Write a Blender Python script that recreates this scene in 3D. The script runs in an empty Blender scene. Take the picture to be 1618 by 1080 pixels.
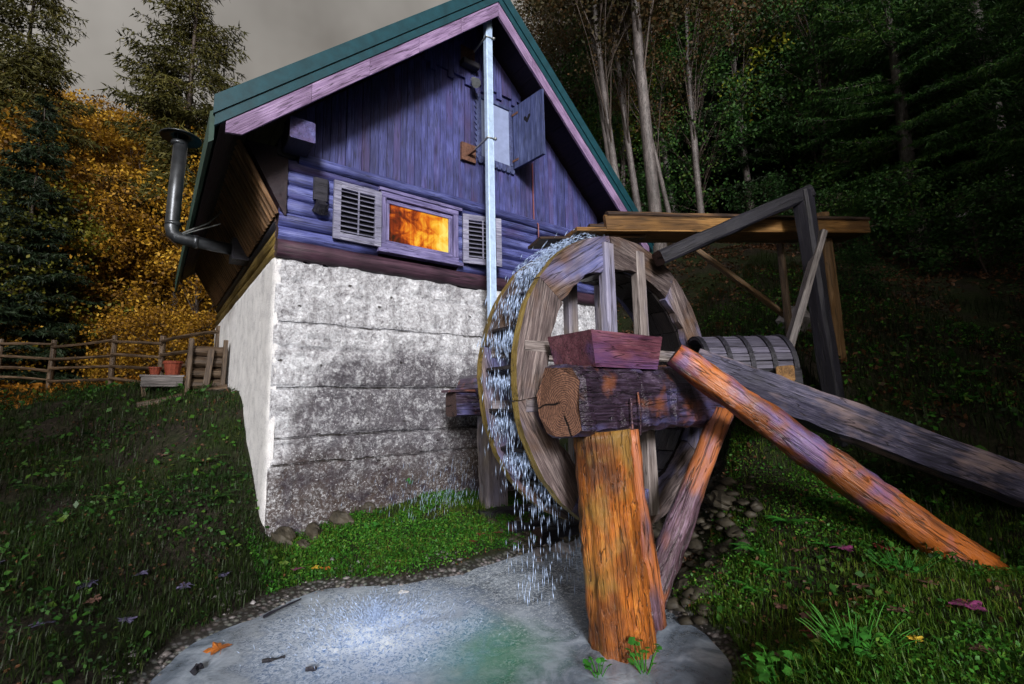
import bpy, math, random
import numpy as np
from mathutils import Matrix, Vector

S = bpy.context.scene
COL = S.collection
rng = np.random.default_rng(7)
random.seed(7)

# ------------------------------------------------------------------ camera, sky, sun, exposure
CAM = Vector((-1.07, -5.757, 1.6))
cd = bpy.data.cameras.new('camera')
cd.sensor_width = 36.0
cd.lens = 16.58
cd.clip_start = 0.05
cd.clip_end = 2000
cam = bpy.data.objects.new('camera', cd)
COL.objects.link(cam)
_F = Vector((0.60369, 0.78675, 0.12880)); _R = Vector((0.79482, -0.60649, -0.02077)); _U = Vector((-0.06177, -0.11491, 0.99145))
cam.matrix_world = Matrix(((_R.x, _U.x, -_F.x, CAM.x), (_R.y, _U.y, -_F.y, CAM.y), (_R.z, _U.z, -_F.z, CAM.z), (0, 0, 0, 1)))
S.camera = cam

SUN_EL = math.radians(19)
SUN_AZ = math.atan2(-0.90, -0.46)          # direction towards the sun in the ground plane
sd = bpy.data.lights.new('sun', 'SUN')
sd.energy = 4.2
sd.angle = math.radians(12)
sd.color = (1.0, 0.985, 0.985)
sun = bpy.data.objects.new('sun', sd)
COL.objects.link(sun)
to_sun = Vector((math.cos(SUN_AZ) * math.cos(SUN_EL), math.sin(SUN_AZ) * math.cos(SUN_EL), math.sin(SUN_EL)))
sun.rotation_euler = to_sun.to_track_quat('Z', 'Y').to_euler()
sun.location = (-10, -20, 20)

W = bpy.data.worlds.new('World')
S.world = W
W.use_nodes = True
wn = W.node_tree.nodes; wl = W.node_tree.links
wn.clear()
w_out = wn.new('ShaderNodeOutputWorld')
w_bg = wn.new('ShaderNodeBackground')
w_sky = wn.new('ShaderNodeTexSky')
w_sky.sky_type = 'NISHITA'
w_sky.sun_disc = False
w_sky.sun_elevation = SUN_EL
w_sky.sun_rotation = math.pi / 2 - SUN_AZ
w_sky.dust_density = 4.0
w_sky.air_density = 1.2
w_hsv = wn.new('ShaderNodeHueSaturation')
w_hsv.inputs['Saturation'].default_value = 0.12
w_tc = wn.new('ShaderNodeTexCoord')
w_noise = wn.new('ShaderNodeTexNoise')
w_noise.inputs['Scale'].default_value = 2.2
w_noise.inputs['Detail'].default_value = 5
w_ramp = wn.new('ShaderNodeValToRGB')
w_ramp.color_ramp.elements[0].position = 0.35
w_ramp.color_ramp.elements[0].color = (0.55, 0.48, 0.40, 1)
w_ramp.color_ramp.elements[1].position = 0.68
w_ramp.color_ramp.elements[1].color = (1.75, 1.60, 1.42, 1)
w_mul = wn.new('ShaderNodeMix')
w_mul.data_type = 'RGBA'; w_mul.blend_type = 'MULTIPLY'
w_mul.inputs['Factor'].default_value = 1.0
wl.new(w_sky.outputs['Color'], w_hsv.inputs['Color'])
wl.new(w_tc.outputs['Generated'], w_noise.inputs['Vector'])
wl.new(w_noise.outputs['Fac'], w_ramp.inputs['Fac'])
wl.new(w_hsv.outputs['Color'], w_mul.inputs['A'])
wl.new(w_ramp.outputs['Color'], w_mul.inputs['B'])
wl.new(w_mul.outputs['Result'], w_bg.inputs['Color'])
w_bg.inputs['Strength'].default_value = 0.10
wl.new(w_bg.outputs['Background'], w_out.inputs['Surface'])

S.cycles.use_light_tree = False
S.cycles.adaptive_threshold = 0.03
S.cycles.max_bounces = 4
S.cycles.diffuse_bounces = 2
S.cycles.glossy_bounces = 2
S.cycles.transmission_bounces = 3
S.cycles.transparent_max_bounces = 6
S.cycles.caustics_reflective = False
S.cycles.caustics_refractive = False
S.view_settings.view_transform = 'Standard'
S.view_settings.look = 'None'
S.view_settings.exposure = 0.0
S.view_settings.gamma = 1.0
S.view_settings.use_curve_mapping = False

# ------------------------------------------------------------------ node helpers and materials
class NT:
    def __init__(s, name):
        s.m = bpy.data.materials.new(name)
        s.m.use_nodes = True
        s.t = s.m.node_tree
        s.t.nodes.clear()
        s.out = s.n('OutputMaterial')
    def n(s, kind, **kw):
        nd = s.t.nodes.new('ShaderNode' + kind)
        for k, v in kw.items():
            if k in nd.inputs:
                s.set(nd.inputs[k], v)
            else:
                setattr(nd, k, v)
        return nd
    def set(s, sock, v):
        if hasattr(v, 'is_linked') or hasattr(v, 'is_output'):
            s.t.links.new(v, sock)
        else:
            if sock.type == 'RGBA' and len(v) == 3:
                v = (*v, 1)
            sock.default_value = v
    def noise(s, vec, scale, detail=6, rough=0.6, dist=0.0):
        nd = s.n('TexNoise', Vector=vec, Scale=scale, Detail=detail, Roughness=rough, Distortion=dist)
        return nd.outputs['Fac']
    def ramp(s, fac, stops, interp='LINEAR'):
        nd = s.n('ValToRGB', Fac=fac)
        cr = nd.color_ramp
        cr.interpolation = interp
        while len(cr.elements) < len(stops):
            cr.elements.new(0.5)
        for e, (p, c) in zip(cr.elements, stops):
            e.position = p
            e.color = (c, c, c, 1) if isinstance(c, (int, float)) else (*c, 1)
        return nd.outputs['Color']
    def mix(s, f, a, b, blend='MIX'):
        nd = s.n('Mix')
        nd.data_type = 'RGBA'; nd.blend_type = blend
        s.set(nd.inputs[0], f)
        s.set(nd.inputs[6], a); s.set(nd.inputs[7], b)
        return nd.outputs[2]
    def math(s, op, a, b=0.5, c=None):
        nd = s.n('Math', operation=op)
        s.set(nd.inputs[0], a); s.set(nd.inputs[1], b)
        if c is not None:
            s.set(nd.inputs[2], c)
        return nd.outputs[0]
    def vmap(s, vec, scale=(1, 1, 1), loc=(0, 0, 0), rot=(0, 0, 0)):
        nd = s.n('Mapping', Vector=vec, Scale=scale, Location=loc, Rotation=rot)
        return nd.outputs[0]
    def bsdf(s, color, rough=0.7, spec=0.3, bump=None, bstr=0.4, bdist=0.01, **kw):
        b = s.n('BsdfPrincipled')
        s.set(b.inputs['Base Color'], color)
        s.set(b.inputs['Roughness'], rough)
        s.set(b.inputs['Specular IOR Level'], spec)
        for k, v in kw.items():
            s.set(b.inputs[k.replace('_', ' ')], v)
        if bump is not None:
            bn = s.n('Bump', Strength=bstr, Distance=bdist, Height=bump)
            s.t.links.new(bn.outputs[0], b.inputs['Normal'])
        s.t.links.new(b.outputs[0], s.out.inputs['Surface'])
        return b

def wood(name, dark, mid, light, sc=9.0, stretch=14.0, patch=None, patch2=None, rough=0.55, spec=0.35, bump=0.6,
         vary=0.45, knots=0.7, axis=0, bdist=0.012, crack=0.75):
    t = NT(name)
    tc = t.n('TexCoord').outputs['Object']
    oi = t.n('ObjectInfo').outputs['Random']
    off = t.n('VectorMath', operation='SCALE')
    off.inputs[0].default_value = (37.0, 61.0, 83.0)
    t.set(off.inputs['Scale'], oi)
    v = t.n('VectorMath', operation='ADD')
    t.set(v.inputs[0], tc); t.set(v.inputs[1], off.outputs[0])
    v = v.outputs[0]
    st = [1.0, 1.0, 1.0]; st[axis] = 1.0 / stretch
    kst = [1.0, 1.0, 1.0]; kst[axis] = 0.30
    gv = t.vmap(v, scale=tuple(st))
    # knots bend the grain
    vor = t.n('TexVoronoi', Vector=t.vmap(v, scale=tuple(kst)), Scale=5.5, Randomness=1.0)
    kd = t.ramp(vor.outputs['Distance'], [(0.04, 1.0), (0.20, 0.0)])
    g1 = t.noise(gv, sc * 1.8, 4, 0.68, 0.4)
    gf = [1.0, 1.0, 1.0]; gf[axis] = 1.0 / (stretch * 2.0)
    gv2 = t.vmap(v, scale=tuple(gf))
    g2 = t.noise(gv2, sc * 12.0, 3, 0.7)
    g = t.math('MULTIPLY_ADD', g2, 0.55, t.math('MULTIPLY', g1, 0.50))
    ck = t.math('ABSOLUTE', t.math('SUBTRACT', t.noise(gv2, sc * 2.6, 2, 0.5), 0.5))
    ck = t.ramp(ck, [(0.004, 1.0), (0.022, 0.0)])
    col = t.ramp(g, [(0.36, dark), (0.52, mid), (0.68, light)])
    big = t.noise(v, 2.3, 2, 0.6)
    col = t.mix(t.ramp(big, [(0.40, 0.0), (0.66, 0.55)]), col, dark)
    if patch:
        pc, ps, plo, phi = patch
        pm = t.ramp(t.noise(t.vmap(v, scale=tuple([1 if i != axis else 0.35 for i in range(3)])), ps, 3, 0.65), [(plo, 0.0), (phi, 1.0)])
        col = t.mix(pm, col, t.mix(0.65, col, pc))
    if patch2:
        pc, ps, plo, phi = patch2
        pm = t.ramp(t.noise(t.vmap(v, loc=(9, 4, 2)), ps, 3, 0.65), [(plo, 0.0), (phi, 1.0)])
        col = t.mix(pm, col, t.mix(0.75, col, pc))
    if knots:
        col = t.mix(t.math('MULTIPLY', kd, knots), col, tuple(c * 0.35 for c in dark))
    col = t.mix(t.math('MULTIPLY', ck, crack), col, tuple(c * 0.3 for c in dark))
    val = t.math('MULTIPLY_ADD', oi, vary, 1.0 - vary * 0.5)
    hsv = t.n('HueSaturation', Color=col, Value=val)
    hgt = t.math('SUBTRACT', g, t.math('MULTIPLY', t.math('MAXIMUM', kd, ck), 0.3))
    rg = t.math('MULTIPLY_ADD', g1, 0.35, rough - 0.17)
    t.bsdf(hsv.outputs[0], rg, spec, hgt, bump, bdist)
    return t.m

def end_grain(name, dark, light, sc=26.0):
    t = NT(name)
    tc = t.n('TexCoord').outputs['Object']
    nz = t.n('TexNoise', Vector=tc, Scale=4.0, Detail=4.0)
    vv = t.n('VectorMath', operation='MULTIPLY_ADD')
    t.set(vv.inputs[0], nz.outputs['Color']); vv.inputs[1].default_value = (0.0, 0.10, 0.10); t.set(vv.inputs[2], tc)
    wv = t.n('TexWave', wave_type='RINGS', rings_direction='X', Vector=vv.outputs[0], Scale=sc * 0.8, Distortion=2.6, Detail=4.0)
    fine = t.noise(tc, 60, 4, 0.7)
    col = t.ramp(t.math('MULTIPLY_ADD', fine, 0.85, t.math('MULTIPLY', wv.outputs['Fac'], 0.32)), [(0.35, dark), (0.85, light)])
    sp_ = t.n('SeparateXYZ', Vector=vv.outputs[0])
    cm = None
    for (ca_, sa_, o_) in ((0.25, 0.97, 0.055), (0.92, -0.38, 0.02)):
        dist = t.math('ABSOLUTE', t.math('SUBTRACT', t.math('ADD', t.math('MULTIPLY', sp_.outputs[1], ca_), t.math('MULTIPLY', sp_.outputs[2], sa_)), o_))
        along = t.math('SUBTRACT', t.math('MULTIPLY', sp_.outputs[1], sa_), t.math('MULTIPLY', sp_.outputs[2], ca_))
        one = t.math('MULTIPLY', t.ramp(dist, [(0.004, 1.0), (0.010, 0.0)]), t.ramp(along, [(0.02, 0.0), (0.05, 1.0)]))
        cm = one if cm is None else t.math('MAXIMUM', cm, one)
    col = t.mix(cm, col, (0.008, 0.006, 0.006))  # crevice darkness of the two cracks is painted into the colour
    t.bsdf(col, 0.7, 0.2, t.math('SUBTRACT', fine, cm), 0.6, 0.012)
    return t.m

def plain(name, color, rough=0.6, spec=0.3, var=0.3, sc=20, metallic=0.0, bump=0.2):
    t = NT(name)
    tc = t.n('TexCoord').outputs['Object']
    nz = t.noise(tc, sc, 6, 0.65)
    col = t.mix(t.ramp(nz, [(0.35, 0.0), (0.7, 1.0)]), tuple(c * (1 - var) for c in color), tuple(min(1, c * (1 + var)) for c in color))
    t.bsdf(col, rough, spec, nz, bump, 0.006, Metallic=metallic)
    return t.m

def leafmat(name, cols, trans=0.35, rough=0.6, noise_sc=0.6):
    t = NT(name)
    g = t.n('NewGeometry')
    isl = g.outputs['Random Per Island']
    oi = t.n('ObjectInfo').outputs['Random']
    stops = [(i / max(1, len(cols) - 1), c) for i, c in enumerate(cols)]
    big = t.noise(g.outputs['Position'], noise_sc, 3, 0.6)
    f = t.math('MULTIPLY_ADD', isl, 0.62, t.math('MULTIPLY_ADD', oi, 0.22, t.math('MULTIPLY_ADD', big, 1.0, -0.42)))
    col = t.ramp(f, stops)
    d = t.n('BsdfPrincipled')
    t.set(d.inputs['Base Color'], col); d.inputs['Roughness'].default_value = rough; d.inputs['Specular IOR Level'].default_value = 0.25
    tr = t.n('BsdfTranslucent')
    t.set(tr.inputs['Color'], col)
    mx = t.n('MixShader')
    mx.inputs[0].default_value = trans
    t.t.links.new(d.outputs[0], mx.inputs[1]); t.t.links.new(tr.outputs[0], mx.inputs[2])
    t.t.links.new(mx.outputs[0], t.out.inputs['Surface'])
    return t.m

M = {}
M['plank'] = wood('blue_stained_planks', (0.013, 0.014, 0.058), (0.052, 0.060, 0.21), (0.12, 0.14, 0.38), sc=13, stretch=16, axis=2, vary=0.5, rough=0.6, patch=((0.075, 0.04, 0.12), 1.6, 0.5, 0.7))
M['log'] = wood('blue_stained_logs', (0.016, 0.018, 0.068), (0.075, 0.088, 0.28), (0.18, 0.21, 0.48), sc=11, stretch=18, vary=0.3, rough=0.5, patch=((0.08, 0.035, 0.09), 1.3, 0.55, 0.7))
M['sill_log'] = wood('red_brown_sill_log', (0.012, 0.006, 0.012), (0.055, 0.024, 0.042), (0.11, 0.055, 0.085), sc=11, stretch=18, vary=0.1)
M['side_log'] = wood('ochre_side_logs', (0.03, 0.018, 0.005), (0.14, 0.095, 0.024), (0.26, 0.19, 0.06), sc=11, stretch=18)
M['barge'] = wood('violet_barge_board', (0.10, 0.06, 0.12), (0.25, 0.17, 0.32), (0.40, 0.30, 0.48), sc=10, stretch=14, vary=0.15, knots=0.3)
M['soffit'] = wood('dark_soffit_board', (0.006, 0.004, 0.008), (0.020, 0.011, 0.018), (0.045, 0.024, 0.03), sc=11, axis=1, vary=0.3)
M['slat'] = wood('brown_eave_slat', (0.05, 0.026, 0.012), (0.19, 0.10, 0.045), (0.34, 0.20, 0.10), sc=14, vary=0.2, knots=0.2)
M['frame'] = wood('violet_window_frame', (0.05, 0.045, 0.12), (0.17, 0.15, 0.33), (0.32, 0.29, 0.52), sc=14, vary=0.15, knots=0.2)
M['shutter'] = wood('grey_louvre_shutter', (0.08, 0.08, 0.13), (0.22, 0.22, 0.33), (0.40, 0.41, 0.50), sc=14, vary=0.15, knots=0.2)
M['hatch'] = wood('blue_hatch_door', (0.012, 0.016, 0.05), (0.05, 0.065, 0.17), (0.12, 0.15, 0.31), sc=9, axis=2, vary=0.1)
M['dark_wood'] = wood('blackened_timber', (0.008, 0.008, 0.012), (0.012, 0.012, 0.020), (0.032, 0.030, 0.046), sc=9)
M['rim'] = wood('weathered_wheel_rim', (0.024, 0.017, 0.018), (0.115, 0.088, 0.088), (0.30, 0.25, 0.24), sc=8, stretch=9, patch=((0.16, 0.20, 0.52), 1.7, 0.50, 0.66), patch2=((0.11, 0.055, 0.02), 2.0, 0.52, 0.70), vary=0.35, bump=0.8)
M['rim_edge'] = wood('mossy_rim_edge', (0.05, 0.035, 0.010), (0.20, 0.14, 0.035), (0.32, 0.25, 0.09), sc=10, vary=0.1)
M['arm'] = wood('pale_wheel_arm', (0.07, 0.055, 0.05), (0.24, 0.205, 0.20), (0.42, 0.38, 0.37), sc=9, patch=((0.20, 0.21, 0.36), 2, 0.45, 0.65), vary=0.25)
M['paddle'] = wood('wet_dark_paddle', (0.004, 0.004, 0.006), (0.016, 0.013, 0.014), (0.04, 0.034, 0.034), rough=0.3, vary=0.3)
M['beam'] = wood('wet_purple_beam', (0.006, 0.004, 0.008), (0.034, 0.020, 0.038), (0.12, 0.085, 0.15), sc=7, stretch=9, rough=0.36, spec=0.6, patch=((0.17, 0.18, 0.46), 2.6, 0.50, 0.66), patch2=((0.22, 0.07, 0.025), 3.0, 0.56, 0.70), bump=1.0, knots=0.5, bdist=0.02)
M['post'] = wood('orange_wet_post', (0.060, 0.018, 0.005), (0.42, 0.120, 0.015), (0.70, 0.28, 0.045), sc=9, stretch=11, rough=0.42, spec=0.4, patch=((0.030, 0.012, 0.008), 3.6, 0.46, 0.60), patch2=((0.24, 0.15, 0.035), 2.2, 0.50, 0.64), bump=1.0, vary=0.1, knots=0.35, bdist=0.02)
M['brace'] = wood('rusty_purple_brace', (0.020, 0.010, 0.014), (0.10, 0.055, 0.075), (0.26, 0.17, 0.26), sc=8, stretch=10, rough=0.4, spec=0.5, patch=((0.50, 0.15, 0.02), 2.2, 0.47, 0.58), bump=0.9, vary=0.1, bdist=0.018)
M['prop_log'] = wood('orange_violet_log', (0.022, 0.008, 0.008), (0.20, 0.062, 0.024), (0.40, 0.16, 0.075), sc=8, stretch=11, rough=0.36, spec=0.6, patch=((0.60, 0.16, 0.012), 1.8, 0.40, 0.56), patch2=((0.13, 0.10, 0.30), 2.2, 0.50, 0.62), bump=1.0, vary=0.1, bdist=0.02)
M['chute'] = wood('grey_blue_hollow_log', (0.010, 0.010, 0.018), (0.042, 0.040, 0.082), (0.15, 0.14, 0.21), sc=9, stretch=8, patch=((0.28, 0.20, 0.19), 5.0, 0.52, 0.66), bump=0.9, vary=0.1, rough=0.6)
M['chute_lip'] = wood('pale_trough_lip', (0.09, 0.075, 0.07), (0.24, 0.20, 0.19), (0.40, 0.36, 0.35), sc=9, vary=0.1)
M['box'] = wood('maroon_tray', (0.035, 0.010, 0.020), (0.13, 0.045, 0.065), (0.26, 0.11, 0.14), sc=9, stretch=8, rough=0.4, spec=0.5, patch=((0.09, 0.05, 0.16), 3, 0.5, 0.65), vary=0.6)
M['flume'] = wood('yellow_flume_board', (0.12, 0.06, 0.015), (0.24, 0.12, 0.036), (0.42, 0.24, 0.085), sc=8, stretch=14, vary=0.2, patch=((0.03, 0.015, 0.008), 2.5, 0.52, 0.64))
M['flume_dark'] = wood('burnt_flume_board', (0.010, 0.007, 0.007), (0.045, 0.024, 0.016), (0.16, 0.085, 0.035), sc=8, stretch=14, vary=0.2)
M['tan_post'] = wood('tan_flume_post', (0.08, 0.045, 0.018), (0.15, 0.085, 0.035), (0.26, 0.155, 0.07), sc=8, vary=0.3)
M['grey_wood'] = wood('grey_weathered_wood', (0.05, 0.045, 0.045), (0.14, 0.125, 0.125), (0.26, 0.24, 0.24), sc=9, vary=0.4)
M['shingle'] = wood('violet_grey_slats', (0.03, 0.028, 0.045), (0.10, 0.095, 0.14), (0.20, 0.19, 0.26), sc=9, vary=0.6)
M['fence'] = wood('brown_fence_rail', (0.02, 0.012, 0.008), (0.085, 0.055, 0.034), (0.18, 0.125, 0.075), sc=9, vary=0.4)
M['bark_grey'] = wood('pale_grey_bark', (0.03, 0.026, 0.026), (0.115, 0.10, 0.10), (0.23, 0.205, 0.20), sc=10, stretch=3, axis=2, vary=0.3, knots=0.5)
M['bark_dark'] = wood('dark_conifer_bark', (0.012, 0.008, 0.006), (0.05, 0.034, 0.026), (0.10, 0.072, 0.058), sc=10, stretch=3, axis=2, vary=0.3, knots=0.3)
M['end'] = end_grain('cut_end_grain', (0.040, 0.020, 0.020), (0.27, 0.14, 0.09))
M['end_dark'] = end_grain('dark_end_grain', (0.02, 0.012, 0.014), (0.10, 0.065, 0.06))
M['teal'] = plain('teal_roof_sheet', (0.006, 0.045, 0.062), 0.45, 0.4, 0.25, 8)
M['green_trim'] = plain('dark_green_eave_trim', (0.012, 0.045, 0.034), 0.5, 0.4, 0.25, 8)
M['black'] = plain('black_backing', (0.006, 0.006, 0.010), 0.8, 0.2, 0.2, 10)
M['pole'] = plain('pale_blue_metal', (0.42, 0.56, 0.78), 0.45, 0.5, 0.18, 14, 0.15, 0.1)
M['rust'] = plain('rusty_iron', (0.13, 0.065, 0.045), 0.75, 0.3, 0.5, 30, 0.2, 0.5)
M['steel'] = plain('dull_steel', (0.28, 0.30, 0.30), 0.4, 0.5, 0.25, 16, 0.6, 0.1)
M['pipe'] = plain('sooty_stove_pipe', (0.055, 0.060, 0.068), 0.38, 0.5, 0.4, 7, 0.7, 0.15)
M['orange_cable'] = plain('orange_conduit', (0.42, 0.17, 0.05), 0.5, 0.4, 0.2)
M['red_cable'] = plain('red_brown_conduit', (0.17, 0.06, 0.07), 0.5, 0.4, 0.2)
M['clay'] = plain('terracotta', (0.20, 0.045, 0.025), 0.7, 0.2, 0.3, 12)
M['stone'] = plain('wet_grey_stone', (0.16, 0.15, 0.16), 0.55, 0.4, 0.6, 9, 0.0, 0.8)
M['brown_stone'] = plain('mossy_brown_stone', (0.04, 0.034, 0.024), 0.65, 0.3, 0.6, 9, 0.0, 0.9)
t_ = NT('mixed_gravel')
_isl = t_.n('NewGeometry').outputs['Random Per Island']
t_.bsdf(t_.ramp(_isl, [(0.0, (0.035, 0.03, 0.03)), (0.6, (0.10, 0.09, 0.09)), (0.95, (0.26, 0.25, 0.26))]), 0.5, 0.4, t_.noise(t_.n('TexCoord').outputs['Object'], 60, 3), 0.5, 0.005)
M['gravel'] = t_.m
M['white_stone'] = plain('pale_stone', (0.55, 0.56, 0.58), 0.55, 0.4, 0.25, 12, 0.0, 0.5)
M['curtain'] = plain('grey_blue_hatch_panel', (0.23, 0.28, 0.45), 0.6, 0.3, 0.15, 5, 0, 0.05)

M['gold'] = leafmat('golden_leaves', [(0.030, 0.014, 0.003), (0.13, 0.062, 0.006), (0.36, 0.19, 0.014), (0.62, 0.40, 0.05)], 0.35)
M['olive'] = leafmat('olive_leaves', [(0.016, 0.020, 0.003), (0.060, 0.066, 0.006), (0.14, 0.13, 0.012), (0.25, 0.20, 0.025)], 0.35)
M['needles'] = leafmat('spruce_needles', [(0.004, 0.008, 0.003), (0.010, 0.022, 0.008), (0.022, 0.042, 0.012)], 0.15)
M['needles_gold'] = leafmat('spruce_needles_warm', [(0.014, 0.015, 0.003), (0.045, 0.046, 0.009), (0.11, 0.095, 0.018)], 0.2)
M['green'] = leafmat('green_leaves', [(0.005, 0.015, 0.004), (0.014, 0.046, 0.010), (0.034, 0.10, 0.018), (0.09, 0.15, 0.02)], 0.3)
M['yellowgreen'] = leafmat('yellow_green_leaves', [(0.016, 0.036, 0.005), (0.07, 0.12, 0.010), (0.20, 0.20, 0.016), (0.40, 0.30, 0.02)], 0.35)
M['rusty'] = leafmat('sparse_rusty_leaves', [(0.02, 0.022, 0.008), (0.045, 0.038, 0.014), (0.12, 0.055, 0.02)], 0.3)
M['grass'] = leafmat('grass_blades', [(0.010, 0.022, 0.003), (0.026, 0.065, 0.007), (0.052, 0.115, 0.011), (0.12, 0.14, 0.025)], 0.3, 0.5, 1.4)
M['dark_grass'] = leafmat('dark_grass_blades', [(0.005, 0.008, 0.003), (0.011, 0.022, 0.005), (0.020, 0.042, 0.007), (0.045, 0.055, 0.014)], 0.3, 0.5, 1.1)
M['moss'] = leafmat('bright_moss_leaves', [(0.008, 0.030, 0.005), (0.022, 0.10, 0.010), (0.050, 0.20, 0.020), (0.15, 0.26, 0.035)], 0.3, 0.5, 1.6)
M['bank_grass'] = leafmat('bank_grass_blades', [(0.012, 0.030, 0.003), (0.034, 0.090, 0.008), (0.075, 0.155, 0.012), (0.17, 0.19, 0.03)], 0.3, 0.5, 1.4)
M['herb_dark'] = leafmat('broad_weed_leaves', [(0.006, 0.022, 0.006), (0.018, 0.07, 0.012), (0.05, 0.15, 0.02), (0.14, 0.16, 0.03)], 0.3, 0.45, 1.2)
M['herb'] = leafmat('fresh_green_herb', [(0.015, 0.09, 0.015), (0.04, 0.20, 0.028), (0.09, 0.30, 0.035)], 0.3, 0.45)
M['litter'] = leafmat('brown_leaf_litter', [(0.020, 0.012, 0.008), (0.055, 0.030, 0.016), (0.12, 0.05, 0.022), (0.17, 0.095, 0.05)], 0.1, 0.6, 1.5)
M['gold_litter'] = leafmat('golden_leaf_litter', [(0.09, 0.035, 0.005), (0.30, 0.12, 0.010), (0.55, 0.26, 0.03)], 0.1, 0.6, 1.5)

def make_concrete():
    t = NT('stained_concrete')
    p = t.n('NewGeometry').outputs['Position']
    sep = t.n('SeparateXYZ', Vector=p)
    x, z = sep.outputs[0], sep.outputs[2]
    fine = t.noise(p, 30, 5, 0.8, 0.6)
    mid = t.noise(p, 6, 5, 0.75, 0.5)
    big = t.noise(p, 1.35, 4, 0.6, 0.3)
    base = t.ramp(t.math('MULTIPLY_ADD', fine, 0.62, t.math('MULTIPLY', mid, 0.40)),
                  [(0.38, (0.13, 0.125, 0.14)), (0.45, (0.34, 0.34, 0.37)), (0.52, (0.55, 0.56, 0.61)), (0.61, (0.84, 0.87, 0.93))])
    # old stain: a dark arch in the middle and a dirty lower half
    dx = t.math('MULTIPLY', t.math('SUBTRACT', x, 1.75), 0.80)
    dz = t.math('SUBTRACT', z, 1.05)
    rad = t.math('SQRT', t.math('ADD', t.math('MULTIPLY', dx, dx), t.math('MULTIPLY', dz, dz)))
    arch = t.math('ADD', t.math('SUBTRACT', 1.45, rad), t.math('MULTIPLY_ADD', big, 1.8, -0.9))
    am = t.ramp(arch, [(0.0, 0.0), (0.40, 1.0)])
    stain = t.math('MULTIPLY', am, t.ramp(t.math('MULTIPLY_ADD', fine, 0.6, t.math('MULTIPLY', mid, 0.45)), [(0.50, 1.0), (0.62, 0.45)]))
    col = t.mix(t.math('MULTIPLY', stain, 0.86), base, (0.055, 0.048, 0.062))
    low = t.math('ADD', t.math('MULTIPLY_ADD', z, -0.8, 1.15), t.math('MULTIPLY_ADD', big, 1.5, -0.75))
    lm = t.math('MULTIPLY', t.ramp(low, [(0.1, 0.0), (0.6, 1.0)]), t.ramp(fine, [(0.48, 1.0), (0.62, 0.2)]))
    col = t.mix(t.math('MULTIPLY', lm, 0.90), col, (0.060, 0.042, 0.036))
    pur = t.math('MULTIPLY', t.ramp(low, [(0.2, 0.0), (0.8, 1.0)]), t.ramp(t.noise(p, 3.2, 4, 0.65), [(0.50, 0.0), (0.60, 0.8)]))
    col = t.mix(pur, col, (0.030, 0.024, 0.042))
    strk = t.noise(t.vmap(p, scale=(5, 5, 0.35)), 1.6, 5, 0.6)
    col = t.mix(t.ramp(strk, [(0.52, 0.0), (0.72, 0.5)]), col, (0.09, 0.08, 0.09))
    # dark lines painted along the formwork joints in place of groove shade
    wob = t.math('MULTIPLY_ADD', t.noise(t.vmap(p, scale=(1, 1, 0)), 2.6, 4, 0.6), 0.07, -0.035)
    brk = t.noise(t.vmap(p, scale=(1, 1, 0.2)), 3.1, 3, 0.6)
    jm = None
    for zc in (0.98, 1.27, 1.83, 2.58):
        d_ = t.math('ABSOLUTE', t.math('SUBTRACT', t.math('SUBTRACT', z, zc), wob))
        one = t.ramp(t.math('ADD', d_, t.math('MULTIPLY', fine, 0.010)), [(0.008, 1.0), (0.018, 0.0)])
        jm = one if jm is None else t.math('MAXIMUM', jm, one)
    col = t.mix(t.math('MULTIPLY', jm, t.ramp(brk, [(0.49, 0.0), (0.58, 0.85)])), col, (0.035, 0.028, 0.022))
    hole = t.n('TexVoronoi', Vector=t.vmap(p, scale=(1, 1, 1.7)), Scale=3.4)
    hm = t.ramp(t.math('ADD', hole.outputs['Distance'], t.math('MULTIPLY_ADD', fine, 0.25, -0.125)), [(0.055, 1.0), (0.085, 0.0)])
    col = t.mix(t.math('MULTIPLY', hm, 0.85), col, (0.030, 0.024, 0.018))
    # pale aggregate showing through
    vor = t.n('TexVoronoi', Vector=p, Scale=30.0)
    agg = t.math('MULTIPLY', t.ramp(vor.outputs['Distance'], [(0.10, 1.0), (0.20, 0.0)]), t.ramp(t.noise(p, 5, 3), [(0.48, 0.0), (0.58, 1.0)]))
    col = t.mix(agg, col, (0.72, 0.73, 0.78))
    h = t.math('SUBTRACT', t.math('ADD', t.math('MULTIPLY', fine, 0.6), mid), t.math('MAXIMUM', hm, jm))
    t.bsdf(col, 0.75, 0.25, h, 1.0, 0.05)
    return t.m
M['concrete'] = make_concrete()

def make_whitewash():
    t = NT('whitewashed_render')
    p = t.n('NewGeometry').outputs['Position']
    fine = t.noise(p, 60, 6, 0.7)
    mid = t.noise(p, 5, 6, 0.7)
    col = t.ramp(t.math('MULTIPLY_ADD', fine, 0.5, t.math('MULTIPLY', mid, 0.5)), [(0.36, (0.40, 0.40, 0.43)), (0.5, (0.68, 0.68, 0.70)), (0.66, (0.82, 0.82, 0.83))])
    t.bsdf(col, 0.8, 0.2, fine, 0.8, 0.02)
    return t.m
M['whitewash'] = make_whitewash()

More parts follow.
